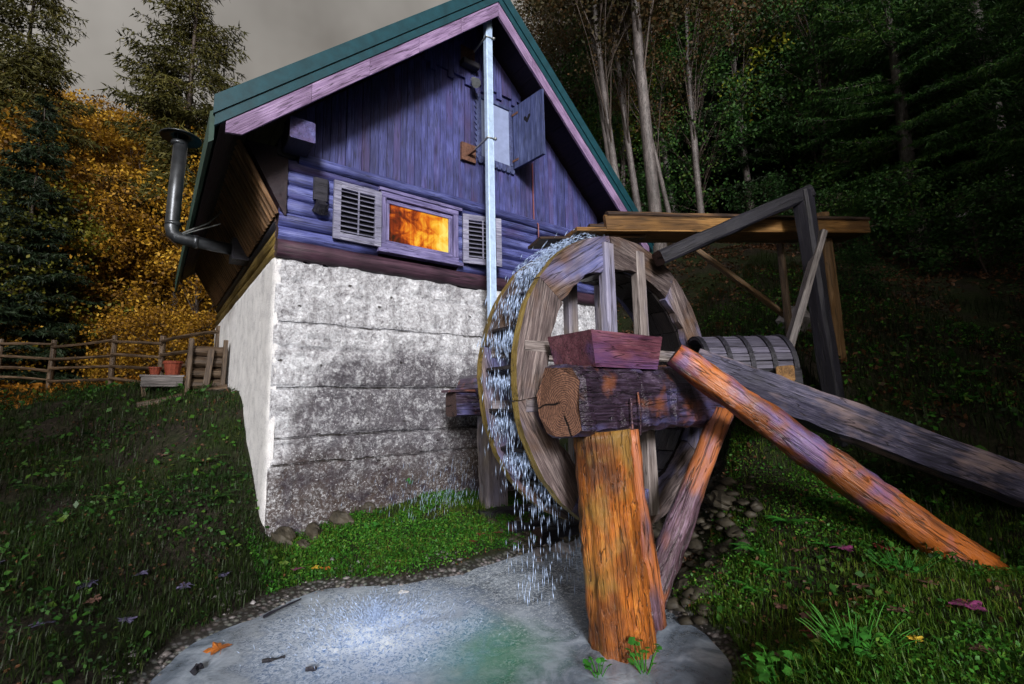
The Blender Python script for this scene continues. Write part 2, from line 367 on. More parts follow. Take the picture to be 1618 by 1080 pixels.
def make_pane():
    t = NT('glowing_window_glass')
    tc = t.n('TexCoord').outputs['Object']
    nz = t.noise(t.vmap(tc, scale=(2.2, 1, 2.6)), 1.9, 6, 0.6, 0.8)
    folds = t.noise(t.vmap(tc, scale=(18, 1, 0.7)), 1.0, 4, 0.6)
    sep = t.n('SeparateXYZ', Vector=tc)
    gx = t.math('MULTIPLY_ADD', sep.outputs[0], 0.42, 0.10)      # glow runs from dark red at the left to yellow at the right
    f = t.math('ADD', t.math('ADD', nz, gx), t.math('MULTIPLY_ADD', folds, 0.35, -0.18))
    col = t.ramp(f, [(0.32, (0.012, 0.003, 0.001)), (0.46, (0.20, 0.020, 0.002)), (0.58, (0.70, 0.14, 0.006)), (0.74, (1.0, 0.50, 0.030)), (0.9, (1.0, 0.80, 0.16))])
    t.bsdf((0.02, 0.01, 0.006), 0.12, 0.5, None, Emission_Color=col, Emission_Strength=1.0)
    return t.m
M['pane'] = make_pane()
M['pane'].cycles.emission_sampling = 'NONE'

def make_ground():
    t = NT('earth')
    p = t.n('NewGeometry').outputs['Position']
    a = t.noise(p, 1.1, 6, 0.65)
    b = t.noise(p, 16, 8, 0.75)
    col = t.ramp(b, [(0.32, (0.006, 0.005, 0.004)), (0.52, (0.024, 0.019, 0.014)), (0.72, (0.075, 0.06, 0.048))])
    gr = t.ramp(b, [(0.32, (0.006, 0.010, 0.003)), (0.6, (0.022, 0.034, 0.008)), (0.75, (0.05, 0.06, 0.02))])
    col = t.mix(t.ramp(a, [(0.42, 0.0), (0.58, 1.0)]), col, gr)
    # pale gravel in the stream bed
    z = t.n('SeparateXYZ', Vector=p).outputs[2]
    peb = t.n('TexVoronoi', Vector=p, Scale=26.0)
    pcol = t.mix(t.ramp(peb.outputs['Distance'], [(0.1, 0.0), (0.6, 1.0)]), t.mix(0.6, peb.outputs['Color'], (0.30, 0.29, 0.28), 'MIX'), (0.05, 0.045, 0.04))
    phs = t.n('HueSaturation', Color=pcol, Saturation=0.25, Value=0.75)
    zm = t.ramp(t.math('ADD', t.math('MULTIPLY_ADD', z, -4.5, 0.55), t.math('MULTIPLY', a, 0.4)), [(0.52, 0.0), (0.72, 1.0)])
    col = t.mix(zm, col, phs.outputs[0])
    t.bsdf(col, 0.85, 0.2, b, 1.0, 0.05)
    return t.m
M['ground'] = make_ground()

def make_water():
    t = NT('milky_stream_water')
    p = t.n('NewGeometry').outputs['Position']
    flow = t.noise(t.vmap(p, scale=(1, 1, 1), rot=(0, 0, 0.5)), 2.2, 6, 0.62, 0.9)
    rip = t.noise(p, 13, 4, 0.6, 0.8)
    col = t.ramp(flow, [(0.34, (0.045, 0.062, 0.085)), (0.48, (0.20, 0.25, 0.33)), (0.64, (0.46, 0.54, 0.66))])
    def spot(cx, cy, r, wob):
        d = t.n('VectorMath', operation='DISTANCE')
        t.set(d.inputs[0], p); d.inputs[1].default_value = (cx, cy, 0)
        return t.ramp(t.math('ADD', t.math('DIVIDE', d.outputs['Value'], r), t.math('MULTIPLY_ADD', flow, wob, -wob * 0.5)), [(0.25, 1.0), (1.0, 0.0)])
    col = t.mix(t.math('MULTIPLY', spot(0.80, -2.95, 0.62, 1.2), 0.75), col, (0.07, 0.34, 0.17))     # green patch in the water colour
    col = t.mix(t.math('MULTIPLY', spot(0.38, -2.3, 0.95, 1.2), 0.9), col, (0.11, 0.30, 0.74))
    foam = t.noise(p, 34, 8, 0.78, 1.2)
    fm = t.math('MULTIPLY', spot(0.36, -2.15, 1.05, 0.9), t.ramp(foam, [(0.38, 0.0), (0.54, 1.0)]))
    fm2 = t.math('MULTIPLY', spot(1.7, -2.1, 1.7, 1.4), t.ramp(foam, [(0.47, 0.0), (0.62, 0.8)]))
    fm = t.math('MAXIMUM', fm, fm2)
    col = t.mix(fm, col, (0.80, 0.87, 0.95))
    h = t.math('ADD', t.math('MULTIPLY', rip, 0.5), t.math('ADD', flow, t.math('MULTIPLY', fm, 0.6)))
    alpha = t.math('MINIMUM', t.math('MULTIPLY_ADD', fm, 0.5, 0.80), 1.0)
    t.bsdf(col, t.math('MULTIPLY_ADD', fm, 0.5, 0.07), 0.6, h, 0.4, 0.03, Alpha=alpha)
    return t.m
M['water'] = make_water()
t_ = NT('falling_drops')
t_.bsdf((0.50, 0.65, 0.95), 0.12, 0.6)
M['drops'] = t_.m

def fallen(name, c1, c2):
    t = NT(name)
    tc = t.n('TexCoord').outputs['Object']
    nz = t.noise(tc, 30, 5, 0.7)
    t.bsdf(t.ramp(nz, [(0.38, c1), (0.62, c2)]), 0.5, 0.4, nz, 0.5, 0.004)
    return t.m
M['leaf_orange'] = fallen('orange_leaf', (0.22, 0.06, 0.01), (0.50, 0.17, 0.03))
M['leaf_purple'] = fallen('purple_leaf', (0.07, 0.012, 0.05), (0.26, 0.05, 0.16))
M['leaf_maroon'] = fallen('maroon_leaf', (0.05, 0.006, 0.008), (0.20, 0.025, 0.03))
M['leaf_yellow'] = fallen('yellow_leaf', (0.35, 0.20, 0.01), (0.60, 0.42, 0.05))
M['leaf_brown'] = fallen('brown_leaf', (0.045, 0.022, 0.016), (0.14, 0.075, 0.06))
M['leaf_blue'] = fallen('blue_black_leaf', (0.02, 0.018, 0.05), (0.10, 0.09, 0.17))

# ------------------------------------------------------------------ mesh and object helpers
WM = {}
def tag(o, label=None, cat=None, group=None, kind=None):
    if label: o['label'] = label
    if cat: o['category'] = cat
    if group: o['group'] = group
    if kind: o['kind'] = kind
    return o

def link(o, mat4=None, parent=None):
    COL.objects.link(o)
    mw = mat4 if mat4 is not None else Matrix.Identity(4)
    if parent is not None:
        o.parent = parent
        o.matrix_parent_inverse = WM[parent.name].inverted()
    o.matrix_basis = mw
    WM[o.name] = mw.copy()
    return o

def empty(name, loc, label=None, cat=None, group=None, rz=0.0):
    o = bpy.data.objects.new(name, None)
    o.empty_display_size = 0.1
    link(o, Matrix.Translation(loc) @ Matrix.Rotation(rz, 4, 'Z'))
    return tag(o, label, cat, group)

def mesh_data(name, V, Fs, mats, midx=None, smooth=False):
    me = bpy.data.meshes.new(name)
    V = np.asarray(V, dtype=np.float32)
    if isinstance(Fs, np.ndarray):
        k = Fs.shape[1]; n = len(Fs)
        me.vertices.add(len(V)); me.vertices.foreach_set('co', V.ravel())
        me.loops.add(n * k); me.loops.foreach_set('vertex_index', Fs.astype(np.int32).ravel())
        me.polygons.add(n); me.polygons.foreach_set('loop_start', np.arange(0, n * k, k, dtype=np.int32))
        me.update(calc_edges=True)
    else:
        me.from_pydata([tuple(map(float, v)) for v in V], [], [tuple(int(i) for i in f) for f in Fs])
        me.update()
    for m in (mats if isinstance(mats, (list, tuple)) else [mats]):
        me.materials.append(m)
    if midx is not None:
        me.polygons.foreach_set('material_index', np.asarray(midx, dtype=np.int32))
    if smooth:
        me.polygons.foreach_set('use_smooth', np.ones(len(me.polygons), dtype=bool))
    return me

def mk(name, V, Fs, mats, parent=None, mat4=None, midx=None, smooth=False):
    return link(bpy.data.objects.new(name, mesh_data(name, V, Fs, mats, midx, smooth)), mat4, parent)

def rect(w, h, c=None):
    c = min(w, h) * 0.12 if c is None else c
    a, b = w / 2, h / 2
    return np.array([(-a, -b + c), (-a + c, -b), (a - c, -b), (a, -b + c), (a, b - c), (a - c, b), (-a + c, b), (-a, b - c)])

def rnd(r, k=12, irr=0.0, seed=0):
    g = np.random.default_rng(seed)
    a = np.arange(k) / k * 2 * math.pi
    q = r * (1 + irr * g.normal(size=k))
    return np.stack([np.cos(a) * q, np.sin(a) * q], 1)

def loft(L, sec, n=6, jit=0.0, taper=1.0, bend=0.0, seed=0, endcut=0.0, flare=None):
    """rings of a closed section along +X; returns verts, faces, material index (1 on the ends)"""
    g = np.random.default_rng(seed)
    k = len(sec)
    V = []
    walk = np.zeros((k, 2)); drift = g.normal(size=2)
    for i in range(n + 1):
        s = i / n
        sc = 1 + (taper - 1) * s
        if flare: sc *= flare(s)
        walk = 0.65 * walk + g.normal(size=(k, 2)) * jit
        c = drift * bend * math.sin(math.pi * s)
        xx = np.full(k, s * L)
        if i in (0, n) and endcut:
            xx = xx + g.normal(size=k) * endcut
        yz = sec * sc + walk + c
        V.append(np.column_stack([xx, yz]))
    V = np.concatenate(V)
    Fs, mi = [], []
    for i in range(n):
        for j in range(k):
            j2 = (j + 1) % k
            Fs.append((i * k + j, i * k + j2, (i + 1) * k + j2, (i + 1) * k + j)); mi.append(0)
    Fs.append(tuple(range(k - 1, -1, -1))); mi.append(1)
    Fs.append(tuple(n * k + j for j in range(k))); mi.append(1)
    return V, Fs, mi

def frame(p0, p1, up=(0, 0, 1)):
    p0, p1 = Vector(p0), Vector(p1)
    x = (p1 - p0).normalized()
    upv = Vector(up)
    if abs(x.dot(upv)) > 0.97:
        upv = Vector((0, 1, 0))
    y = upv.cross(x).normalized()
    z = x.cross(y)
    return Matrix(((x.x, y.x, z.x, p0.x), (x.y, y.y, z.y, p0.y), (x.z, y.z, z.z, p0.z), (0, 0, 0, 1)))

SEED = [100]
def stick(name, p0, p1, sec, mat, parent=None, n=5, jit=0.0, taper=1.0, bend=0.0, cap=None, up=(0, 0, 1), smooth=False, endcut=0.0, flare=None):
    SEED[0] += 1
    L = (Vector(p1) - Vector(p0)).length
    V, Fs, mi = loft(L, sec, n, jit, taper, bend, SEED[0], endcut, flare)
    o = mk(name, V, Fs, [mat, cap or mat], parent, frame(p0, p1, up), mi)
    if smooth:
        sm = np.array([m == 0 for m in mi])
        o.data.polygons.foreach_set('use_smooth', sm)
    return o

def box_vf(x0, x1, y0, y1, z0, z1, c=0.0):
    if c <= 0:
        V = [(x, y, z) for z in (z0, z1) for y in (y0, y1) for x in (x0, x1)]
        Fs = [(0, 2, 3, 1), (4, 5, 7, 6), (0, 1, 5, 4), (2, 6, 7, 3), (0, 4, 6, 2), (1, 3, 7, 5)]
        return V, Fs
    # chamfered on the edges of the long axis (z loops)
    sec = [(x0 + c, y0), (x1 - c, y0), (x1, y0 + c), (x1, y1 - c), (x1 - c, y1), (x0 + c, y1), (x0, y1 - c), (x0, y0 + c)]
    V = [(x, y, z0) for x, y in sec] + [(x, y, z1) for x, y in sec]
    Fs = [(i, (i + 1) % 8, 8 + (i + 1) % 8, 8 + i) for i in range(8)] + [tuple(range(7, -1, -1)), tuple(range(8, 16))]
    return V, Fs

def box(name, x0, x1, y0, y1, z0, z1, mat, parent=None, c=0.0):
    V, Fs = box_vf(x0, x1, y0, y1, z0, z1, c)
    cen = np.array([(x0 + x1) / 2, (y0 + y1) / 2, (z0 + z1) / 2])
    return mk(name, np.array(V) - cen, Fs, mat, parent, Matrix.Translation(cen))

def tube(name, pts, r, mat, parent=None, k=8):
    """round tube through points (world), as one mesh"""
    pts = [Vector(p) for p in pts]
    V, Fs = [], []
    o0 = pts[0].copy()
    for i, p in enumerate(pts):
        d = (pts[min(i + 1, len(pts) - 1)] - pts[max(i - 1, 0)]).normalized()
        a = d.orthogonal().normalized() if i == 0 else (a - d * a.dot(d)).normalized()
        b = d.cross(a)
        for j in range(k):
            t = 2 * math.pi * j / k
            V.append(p - o0 + a * math.cos(t) * r + b * math.sin(t) * r)
    for i in range(len(pts) - 1):
        for j in range(k):
            Fs.append((i * k + j, i * k + (j + 1) % k, (i + 1) * k + (j + 1) % k, (i + 1) * k + j))
    Fs.append(tuple(range(k - 1, -1, -1))); Fs.append(tuple((len(pts) - 1) * k + j for j in range(k)))
    return mk(name, [tuple(v) for v in V], Fs, mat, parent, Matrix.Translation(o0), smooth=True)

def copy_thing(root, loc, rz=0.0, sc=1.0, label=None, group=None, tilt=(0, 0)):
    r = root.copy()
    COL.objects.link(r)
    mw = Matrix.Translation(loc) @ Matrix.Rotation(rz, 4, 'Z') @ Matrix.Rotation(tilt[0], 4, 'X') @ Matrix.Rotation(tilt[1], 4, 'Y') @ Matrix.Scale(sc, 4)
    r.matrix_basis = mw
    WM[r.name] = mw
    if label: r['label'] = label
    if group: r['group'] = group
    for ch in [c for c in root.children]:
        c = ch.copy(); COL.objects.link(c); c.parent = r
        for g in [q for q in ch.children]:
            d = g.copy(); COL.objects.link(d); d.parent = c
    return r

# vectorised value noise
def _h(ix, iy, s):
    v = np.sin(ix * 127.1 + iy * 311.7 + s * 74.7) * 43758.5453
    return v - np.floor(v)
def vnoise(x, y, s=0):
    ix, iy = np.floor(x), np.floor(y)
    fx, fy = x - ix, y - iy
    fx = fx * fx * (3 - 2 * fx); fy = fy * fy * (3 - 2 * fy)
    return (_h(ix, iy, s) * (1 - fx) + _h(ix + 1, iy, s) * fx) * (1 - fy) + (_h(ix, iy + 1, s) * (1 - fx) + _h(ix + 1, iy + 1, s) * fx) * fy
def fbm(x, y, o=4, s=0):
    r = 0; a = 0.5; f = 1.0
    for i in range(o):
        r = r + a * (vnoise(x * f, y * f, s + i) - 0.5); a *= 0.5; f *= 2.03
    return r

# ------------------------------------------------------------------ terrain
CP = np.array([
 # left slope and terrace
 (-1.59, -2.09, .22), (-1.33, -1.78, .20), (-1.51, -0.65, .41), (-2.21, 1.37, .67), (-2.74, 4.24, 1.18), (-3.2, 6.67, 1.72),
 (-1.22, 1.35, .81), (-1.31, 3.2, 1.42), (-.56, 3.13, 1.80), (-1.21, 4.2, 1.88), (-.5, 4.0, 1.90), (-2.2, 5.2, 1.78), (-.68, -.14, .39), (-.41, .13, .55), (-1.11, -1.05, .2),
 (0, -.05, .27), (-.05, .98, 1.0), (-.05, 1.97, 1.74), (-.3, 2.9, 1.84), (-.1, 5.2, 2.0), (-1.8, 8.3, 2.12), (-4.2, 11.9, 2.2), (0, 8, 2.1),
 # bank below the wall
 (.8, -.1, .32), (1.6, -.1, .40), (2.4, -.2, .34), (3.0, -.2, .26), (.9, -.88, .2), (1.7, -.9, .25), (2.4, -.75, .30), (.2, -.9, .06), (1.0, -1.45, .05), (2.0, -1.45, .07), (2.7, -1.4, .10), (.13, -1.1, .02),
 (-.4, -1.3, .05), (-.9, -1.7, .03),
 # stream bed
 (.4, -2.2, -.22), (1.2, -2.6, -.22), (2.2, -2.4, -.20), (3.0, -2.3, -.12), (1.0, -3.2, -.25), (0.1, -3.0, -.28), (-.6, -2.5, -.18), (1.6, -3.4, -.16), (2.0, -3.2, -.10), (-1.2, -3.2, -.25), (.3, -4.0, -.2), (-2.6, -4.0, -.25), (-5, -5.5, -.3), (-9, -7, -.4),
 (2.6, -2.9, -.05),
 # right bank
 (2.12, -3.8, .03), (1.72, -4.25, .04), (2.58, -3.69, .28), (2.69, -4.32, .42), (3.5, -5.03, .40), (4.0, -3.9, .85), (2.17, -5.06, .42), (1.95, -5.33, .38), (1.67, -4.66, .27), (3.51, -4.69, .58), (3.4, -5.24, .45),
 (5.14, -4.64, 1.37), (6.31, -5.04, 1.47), (5.62, -4.06, 1.78), (8.48, -4.9, 2.12), (4.65, -3.58, 1.86), (5.33, -3.63, 2.09), (7.93, -3.92, 2.56), (3.75, -3.5, 1.60), (3.2, -3.45, .75), (2.9, -3.4, .28),
 (3.3, -2.4, .1), (3.85, -2.8, .45), (4.3, -2.8, 1.5), (3.7, -1.5, .3), (4.6, -1.5, 1.3), (3.6, -.3, .3), (4.8, -.3, 1.4), (1.0, -5.2, .30), (0, -5.0, .12), (-1, -5.8, .12), (-3, -6.3, .1),
 # hill on the right
 (5.4, -2, 2.3), (6.2, 0, 3.0), (8.8, .2, 4.9), (6.5, 3, 3.6), (6.5, 7, 4.6), (12, 4, 7), (16.5, -4.2, 5.6), (10, -8, 2.6), (20, 5, 11), (30, -10, 13), (30, 10, 19), (15, 15, 10.5), (24, -20, 8),
 (0, 20, 2.9), (-5, 30, 6), (10, 30, 12), (-15, 20, 3), (-10, 8, 1.7), (-10, 0, .7), (-15, -5, .4), (0, -10, .5), (5, -9, 1.0), (10, -15, 2.2),
 (-5, 50, 13), (-30, 50, 11), (30, 40, 26), (60, 0, 30), (60, 60, 46), (-60, 60, 10), (-60, 0, 3), (0, -60, 6), (60, -60, 16), (-60, -60, 3), (0, 120, 32), (120, 120, 66), (120, 0, 46), (-120, 120, 20), (-120, 0, 8), (0, -120, 14), (120, -120, 30), (-120, -120, 8),
])
def rbf_k(a, b):
    d2 = ((a[:, None, :2] - b[None, :, :2]) ** 2).sum(-1)
    return np.sqrt(d2 + 0.16)
_A = rbf_k(CP, CP)
_P = np.column_stack([np.ones(len(CP)), CP[:, :2]])
_S = np.block([[_A + 0.0 * np.eye(len(CP)), _P], [_P.T, np.zeros((3, 3))]])
_w = np.linalg.solve(_S, np.concatenate([CP[:, 2], np.zeros(3)]))
def ground(x, y):
    x = np.atleast_1d(np.asarray(x, float)); y = np.atleast_1d(np.asarray(y, float))
    out = np.empty(len(x))
    for i in range(0, len(x), 20000):
        q = np.column_stack([x[i:i + 20000], y[i:i + 20000]])
        out[i:i + 20000] = rbf_k(q, CP) @ _w[:-3] + _w[-3] + q @ _w[-2:]
    d = np.hypot(x - CAM.x, y - CAM.y)
    out += fbm(x * 2.1, y * 2.1, 4, 3) * 0.16 * np.clip(d / 6, 0.5, 6) * np.clip((out + 0.16) * 3.2, 0.15, 1)
    return out
def gz(x, y):
    return float(ground([x], [y])[0])

def axis_coords(lo, hi, step, far, grow=1.18):
    c = list(np.arange(lo, hi + 1e-6, step))
    s = step; a = c[-1]
    while a < far:
        s *= grow; a += s; c.append(a)
    s = step; a = c[0]
    while a > -far:
        s *= grow; a -= s; c.insert(0, a)
    return np.array(c)
gx = axis_coords(-5, 8, 0.075, 140); gy = axis_coords(-7, 7, 0.075, 140)
GX, GY = np.meshgrid(gx, gy)
GZ = ground(GX.ravel(), GY.ravel())
nx, ny = len(gx), len(gy)
idx = np.arange(nx * ny).reshape(ny, nx)
TF = np.stack([idx[:-1, :-1], idx[:-1, 1:], idx[1:, 1:], idx[1:, :-1]], -1).reshape(-1, 4)
tag(mk('ground', np.column_stack([GX.ravel(), GY.ravel(), GZ]), TF, M['ground'], smooth=True), kind='structure')

# stream surface
wx = np.arange(-9, 4.2, 0.06); wy = np.arange(-8, -0.8, 0.06)
WX, WY = np.meshgrid(wx, wy)
dS = np.hypot(WX - 0.36, WY + 2.2)
WZ = fbm(WX * 3, WY * 3, 3, 9) * 0.022 + np.exp(-(dS / 0.42) ** 2) * (0.045 + fbm(WX * 9, WY * 9, 3, 5) * 0.14)
wi = np.arange(WX.size).reshape(WX.shape)
wf = np.stack([wi[:-1, :-1], wi[:-1, 1:], wi[1:, 1:], wi[1:, :-1]], -1).reshape(-1, 4)
gw = ground(WX.ravel(), WY.ravel())
wf = wf[(gw[wf].min(1) < 0.05)]
tag(mk('stream', np.column_stack([WX.ravel(), WY.ravel(), WZ.ravel()]), wf, M['water'], smooth=True), kind='structure')

# ------------------------------------------------------------------ mill house
HW, AX, SL = 5.42, 2.71, 0.94                 # gable width, apex x, roof slope
def soff(x): return 7.58 - SL * abs(x - AX)   # soffit height
house = empty('mill_house', (0, 0, 0.2), 'old wooden watermill house with blue boards over a stained concrete base', 'house')

def slab(name, W_, Z0, Z1, step, mat, fn, mat4, depth=0.35):
    us = np.linspace(0, W_, int(W_ / step) + 1); vs = np.linspace(Z0, Z1, int((Z1 - Z0) / step) + 1)
    U_, V_ = np.meshgrid(us, vs)
    D = fn(U_, V_)
    n1, n2 = U_.shape
    pts = np.column_stack([U_.ravel(), D.ravel(), V_.ravel()])
    ii = np.arange(n1 * n2).reshape(n1, n2)
    f = np.stack([ii[:-1, :-1], ii[:-1, 1:], ii[1:, 1:], ii[1:, :-1]], -1).reshape(-1, 4)
    # returns back to the inside along all four edges
    ring = np.concatenate([ii[0, :], ii[1:, -1], ii[-1, -2::-1], ii[-2:0:-1, 0]])
    back = pts[ring].copy(); back[:, 1] = depth
    b0 = len(pts); m = len(ring)
    k = np.arange(m)
    f2 = np.stack([ring, b0 + k, b0 + (k + 1) % m, np.roll(ring, -1)], -1)
    return mk(name, np.concatenate([pts, back]), np.concatenate([f, f2]), mat, house, mat4)

def conc_fn(u, v):
    d = fbm(u * 2.2, v * 2.2, 5, 1) * 0.09 + fbm(u * 11, v * 13, 3, 11) * 0.06
    for zc, amp, wob in ((0.98, .030, .05), (1.27, .045, .02), (1.83, .035, .02), (2.28, .02, .05), (2.58, .025, .03), (3.05, .018, .04)):
        zz = zc + fbm(u * 1.3, u * 0 + zc * 9, 3, 21) * wob * 2
        on = np.clip(vnoise(u * 1.7 + zc * 5, u * 0 + 3, 8) * 2.4 - 0.45, 0, 1)
        d = d + 2.4 * amp * on * np.exp(-((v - zz) / 0.020) ** 2) + 0.022 * np.sin(zc * 40) * (v > zz)
    # spalled pits
    pit = vnoise(u * 5.5, v * 7.5, 31) * vnoise(u * 2, v * 2, 33)
    d = d + np.clip(pit - 0.52, 0, 1) * 0.22
    # batter towards the foot and a broken arris
    d = d - np.clip(0.6 - v, 0, 1) * 0.10 - np.clip(1.25 - v, 0, 0.02)
    d = d + np.exp(-u / 0.035) * (0.02 + 0.05 * vnoise(v * 7, v * 0, 4))
    return d
slab('foundation_wall', HW, -0.25, 3.34, 0.026, M['concrete'], conc_fn, None)
Ms = Matrix(((0, 1, 0, 0), (-1, 0, 0, 6.2), (0, 0, 1, 0), (0, 0, 0, 1)))     # u runs from the back to the front corner
def side_fn(u, v):
    return -0.030 + fbm(u * 2, v * 2, 4, 51) * 0.03 + fbm(u * 14, v * 14, 2, 52) * 0.012 + np.exp(-np.abs(u - 6.15) / 0.05) * (0.03 + 0.04 * vnoise(v * 5, v * 0, 14))
slab('foundation_wall', 6.15, -0.2, 3.335, 0.05, M['whitewash'], side_fn, Ms, .05)
box('foundation_wall', HW - 0.35, HW - 0.01, 0.35, 6.2, -0.2, 3.33, M['concrete'], house)
box('wall_backing', 0.10, HW - 0.1, 0.06, 6.1, 3.30, 4.6, M['black'], house)
# gable backing behind the boards
zb = lambda x: soff(x) - 0.02
mk('gable_backing', [(0.02, .05, 4.5), (HW - .02, .05, 4.5), (HW - .02, .05, zb(HW)), (AX, .05, zb(AX)), (0.02, .05, zb(0)),
                     (0.02, .10, 4.5), (HW - .02, .10, 4.5), (HW - .02, .10, zb(HW)), (AX, .10, zb(AX)), (0.02, .10, zb(0))],
   [(0, 1, 2, 3, 4), (9, 8, 7, 6, 5), (0, 5, 6, 1), (1, 6, 7, 2), (2, 7, 8, 3), (3, 8, 9, 4), (4, 9, 5, 0)], M['black'], house)

# log courses of the gable (the window interrupts the middle ones)
WX0, WX1, WZ0, WZ1 = 1.17, 2.35, 3.62, 4.40
stick('sill_log', (-.02, .04, 3.43), (HW, .04, 3.43), rnd(.105, 12, .03, 1), M['sill_log'], house, 14, .004, smooth=True, cap=M['end_dark'])
for i in range(6):
    zc = 3.605 + i * 0.172
    r_ = 0.094
    spans = [(-.02, HW)]
    if WZ0 - .02 < zc < WZ1:
        spans = [(-.02, WX0), (WX1, HW)]
    for a, b in spans:
        stick('log', (a, .03, zc), (b, .03, zc), rnd(r_, 12, .03, 10 + i), M['log'], house, max(4, int((b - a) / .35)), .004, cap=M['end_dark'], smooth=True)
stick('top_log', (0.16, -.055, 4.535), (HW, -.055, 4.535), rnd(.075, 12, .03, 31), M['log'], house, 14, .004, cap=M['end_dark'], smooth=True)
# log courses of the side wall
for i in range(3):
    zc = 3.43 + i * 0.165
    stick('side_log', (.05, 0.07, zc), (.05, 6.2, zc), rnd(.092, 10, .03, 40 + i), M['side_log'] if i < 2 else M['dark_wood'], house, 14, .004, cap=M['end_dark'], smooth=True)

# vertical boards
x = 0.03
def hatch_hit(a, b): return b > 2.74 and a < 3.41
while x < HW - 0.02:
    w = random.uniform(.092, .118)
    x1 = min(x + w, HW - .01)
    dy = random.uniform(-.006, .006)
    zt0, zt1 = soff(x + .003) - .03, soff(x1 - .003) - .03
    def board(z0, za, zb_):
        V = []
        for yy in (-.022 + dy, .03):
            V += [(x + .003, yy, z0), (x1 - .003, yy, z0), (x1 - .003, yy, zb_), (x + .003, yy, za)]
        c = np.array([(x + x1) / 2, 0, z0])
        mk('plank', np.array(V) - c, [(0, 1, 2, 3), (7, 6, 5, 4), (0, 4, 5, 1), (1, 5, 6, 2), (2, 6, 7, 3), (3, 7, 4, 0)], M['plank'], house, Matrix.Translation(c))
    if hatch_hit(x, x1):
        board(4.50, 5.36, 5.36); board(6.44, zt0, zt1)
    else:
        board(4.50, zt0, zt1)
    x = x1
# overlapping upper boards with a toothed lower edge
x = 1.60; k = 0
while x < 3.82:
    x1 = x + .10
    dy = random.uniform(-.004, .004)
    z0 = 6.60 - (0.10 if (k % 3) == 0 else 0.0)
    z0 = max(z0, min(z0, soff(x)))
    za, zb_ = soff(x + .003) - .02, soff(x1 - .003) - .02
    if min(za, zb_) > z0 + .04:
        V = []
        for yy in (-.062 + dy, -.026):
            V += [(x + .003, yy, z0), (x1 - .003, yy, z0), (x1 - .003, yy, zb_), (x + .003, yy, za)]
        c = np.array([(x + x1) / 2, 0, z0])
        mk('upper_plank', np.array(V) - c, [(0, 1, 2, 3), (7, 6, 5, 4), (0, 4, 5, 1), (1, 5, 6, 2), (2, 6, 7, 3), (3, 7, 4, 0)], M['plank'], house, Matrix.Translation(c))
    x = x1; k += 1

# window with glowing pane
def ring_frame(name, x0, x1, z0, z1, w, y0, y1, mat, parent):
    for a, b in (((x0, z0), (x1, z0 + w)), ((x0, z1 - w), (x1, z1))):
        ym = (y0 + y1) / 2
        stick(name, (a[0], ym, (a[1] + b[1]) / 2), (b[0], ym, (a[1] + b[1]) / 2), rect(y1 - y0, w, .006), mat, parent, 3)
    for a in (x0, x1 - w):
        ym = (y0 + y1) / 2
        stick(name, (a + w / 2, ym, z0 + w + .001), (a + w / 2, ym, z1 - w - .001), rect(w, y1 - y0, .006), mat, parent, 3, up=(0, 1, 0))
win = empty('window', (1.76, 0, 4.0)); win.parent = house
win.matrix_parent_inverse = WM[house.name].inverted()
ring_frame('frame', WX0 + .005, WX1 - .005, WZ0, WZ1, .075, -.09, .02, M['frame'], win)
ring_frame('sash', WX0 + .085, WX1 - .085, WZ0 + .080, WZ1 - .08, .055, -.05, .01, M['frame'], win)
pn = box('pane', WX0 + .13, WX1 - .13, -.022, -.010, WZ0 + .12, WZ1 - .12, M['pane'], win)
box('sill', WX0 - .03, WX1 + .05, -.13, -.01, WZ0 - .05, WZ0 - .004, M['frame'], win)
box('lintel', WX0 - .02, WX1 + .05, -.105, -.0, WZ1 + .004, WZ1 + .045, M['frame'], win)

def shutter(x0, ang, mirror, w=.60, h=.74, zc=3.99):
    mt = Matrix.Translation((x0, -.115, zc)) @ Matrix.Rotation(ang, 4, 'Z')
    o = bpy.data.objects.new('shutter', None); o.empty_display_size = .05
    link(o, mt, house)
    s = 1 if not mirror else -1
    def bar(name, a, b, c_, d_, y0=-.02, y1=.02, m=M['shutter'], tilt=0):
        V, Fs = box_vf(-(b - a) / 2, (b - a) / 2, y0, y1, -(d_ - c_) / 2, (d_ - c_) / 2)
        mm = mt @ Matrix.Translation((s * (a + b) / 2, 0, (c_ + d_) / 2)) @ Matrix.Rotation(tilt, 4, 'X')
        mk(name, V, Fs, m, o, mm)
    bw = .085
    bar('stile', 0, bw, -h / 2, h / 2); bar('stile', w - bw, w, -h / 2, h / 2)
    bar('rail', bw, w - bw, -h / 2, -h / 2 + bw, -.019, .019); bar('rail', bw, w - bw, h / 2 - bw, h / 2, -.019, .019)
    bar('centre_rod', w / 2 - .01, w / 2 + .01, -h / 2 + bw, h / 2 - bw, -.034, -.022)
    for i in range(9):
        z = -h / 2 + bw + .03 + i * (h - 2 * bw - .06) / 8
        bar('slat', bw + .002, w - bw - .002, z - .005, z + .005, -.022, .022, M['shutter'], 0.5)
    bar('back_shade', bw, w - bw, -h / 2 + bw, h / 2 - bw, .024, .028, M['black'])
shutter(1.165, 0.0, True)
shutter(2.40, math.radians(-14), False, .60)

# plaque on the logs
pl = box('wall_plaque', .33, .51, -.115, -.065, 4.06, 4.34, M['dark_wood'], house, .02)
stick('plaque_cup', (.42, -.07, 3.93), (.42, -.16, 4.02), rnd(.085, 10, .06, 3), M['dark_wood'], house, 3, .006, taper=.8)

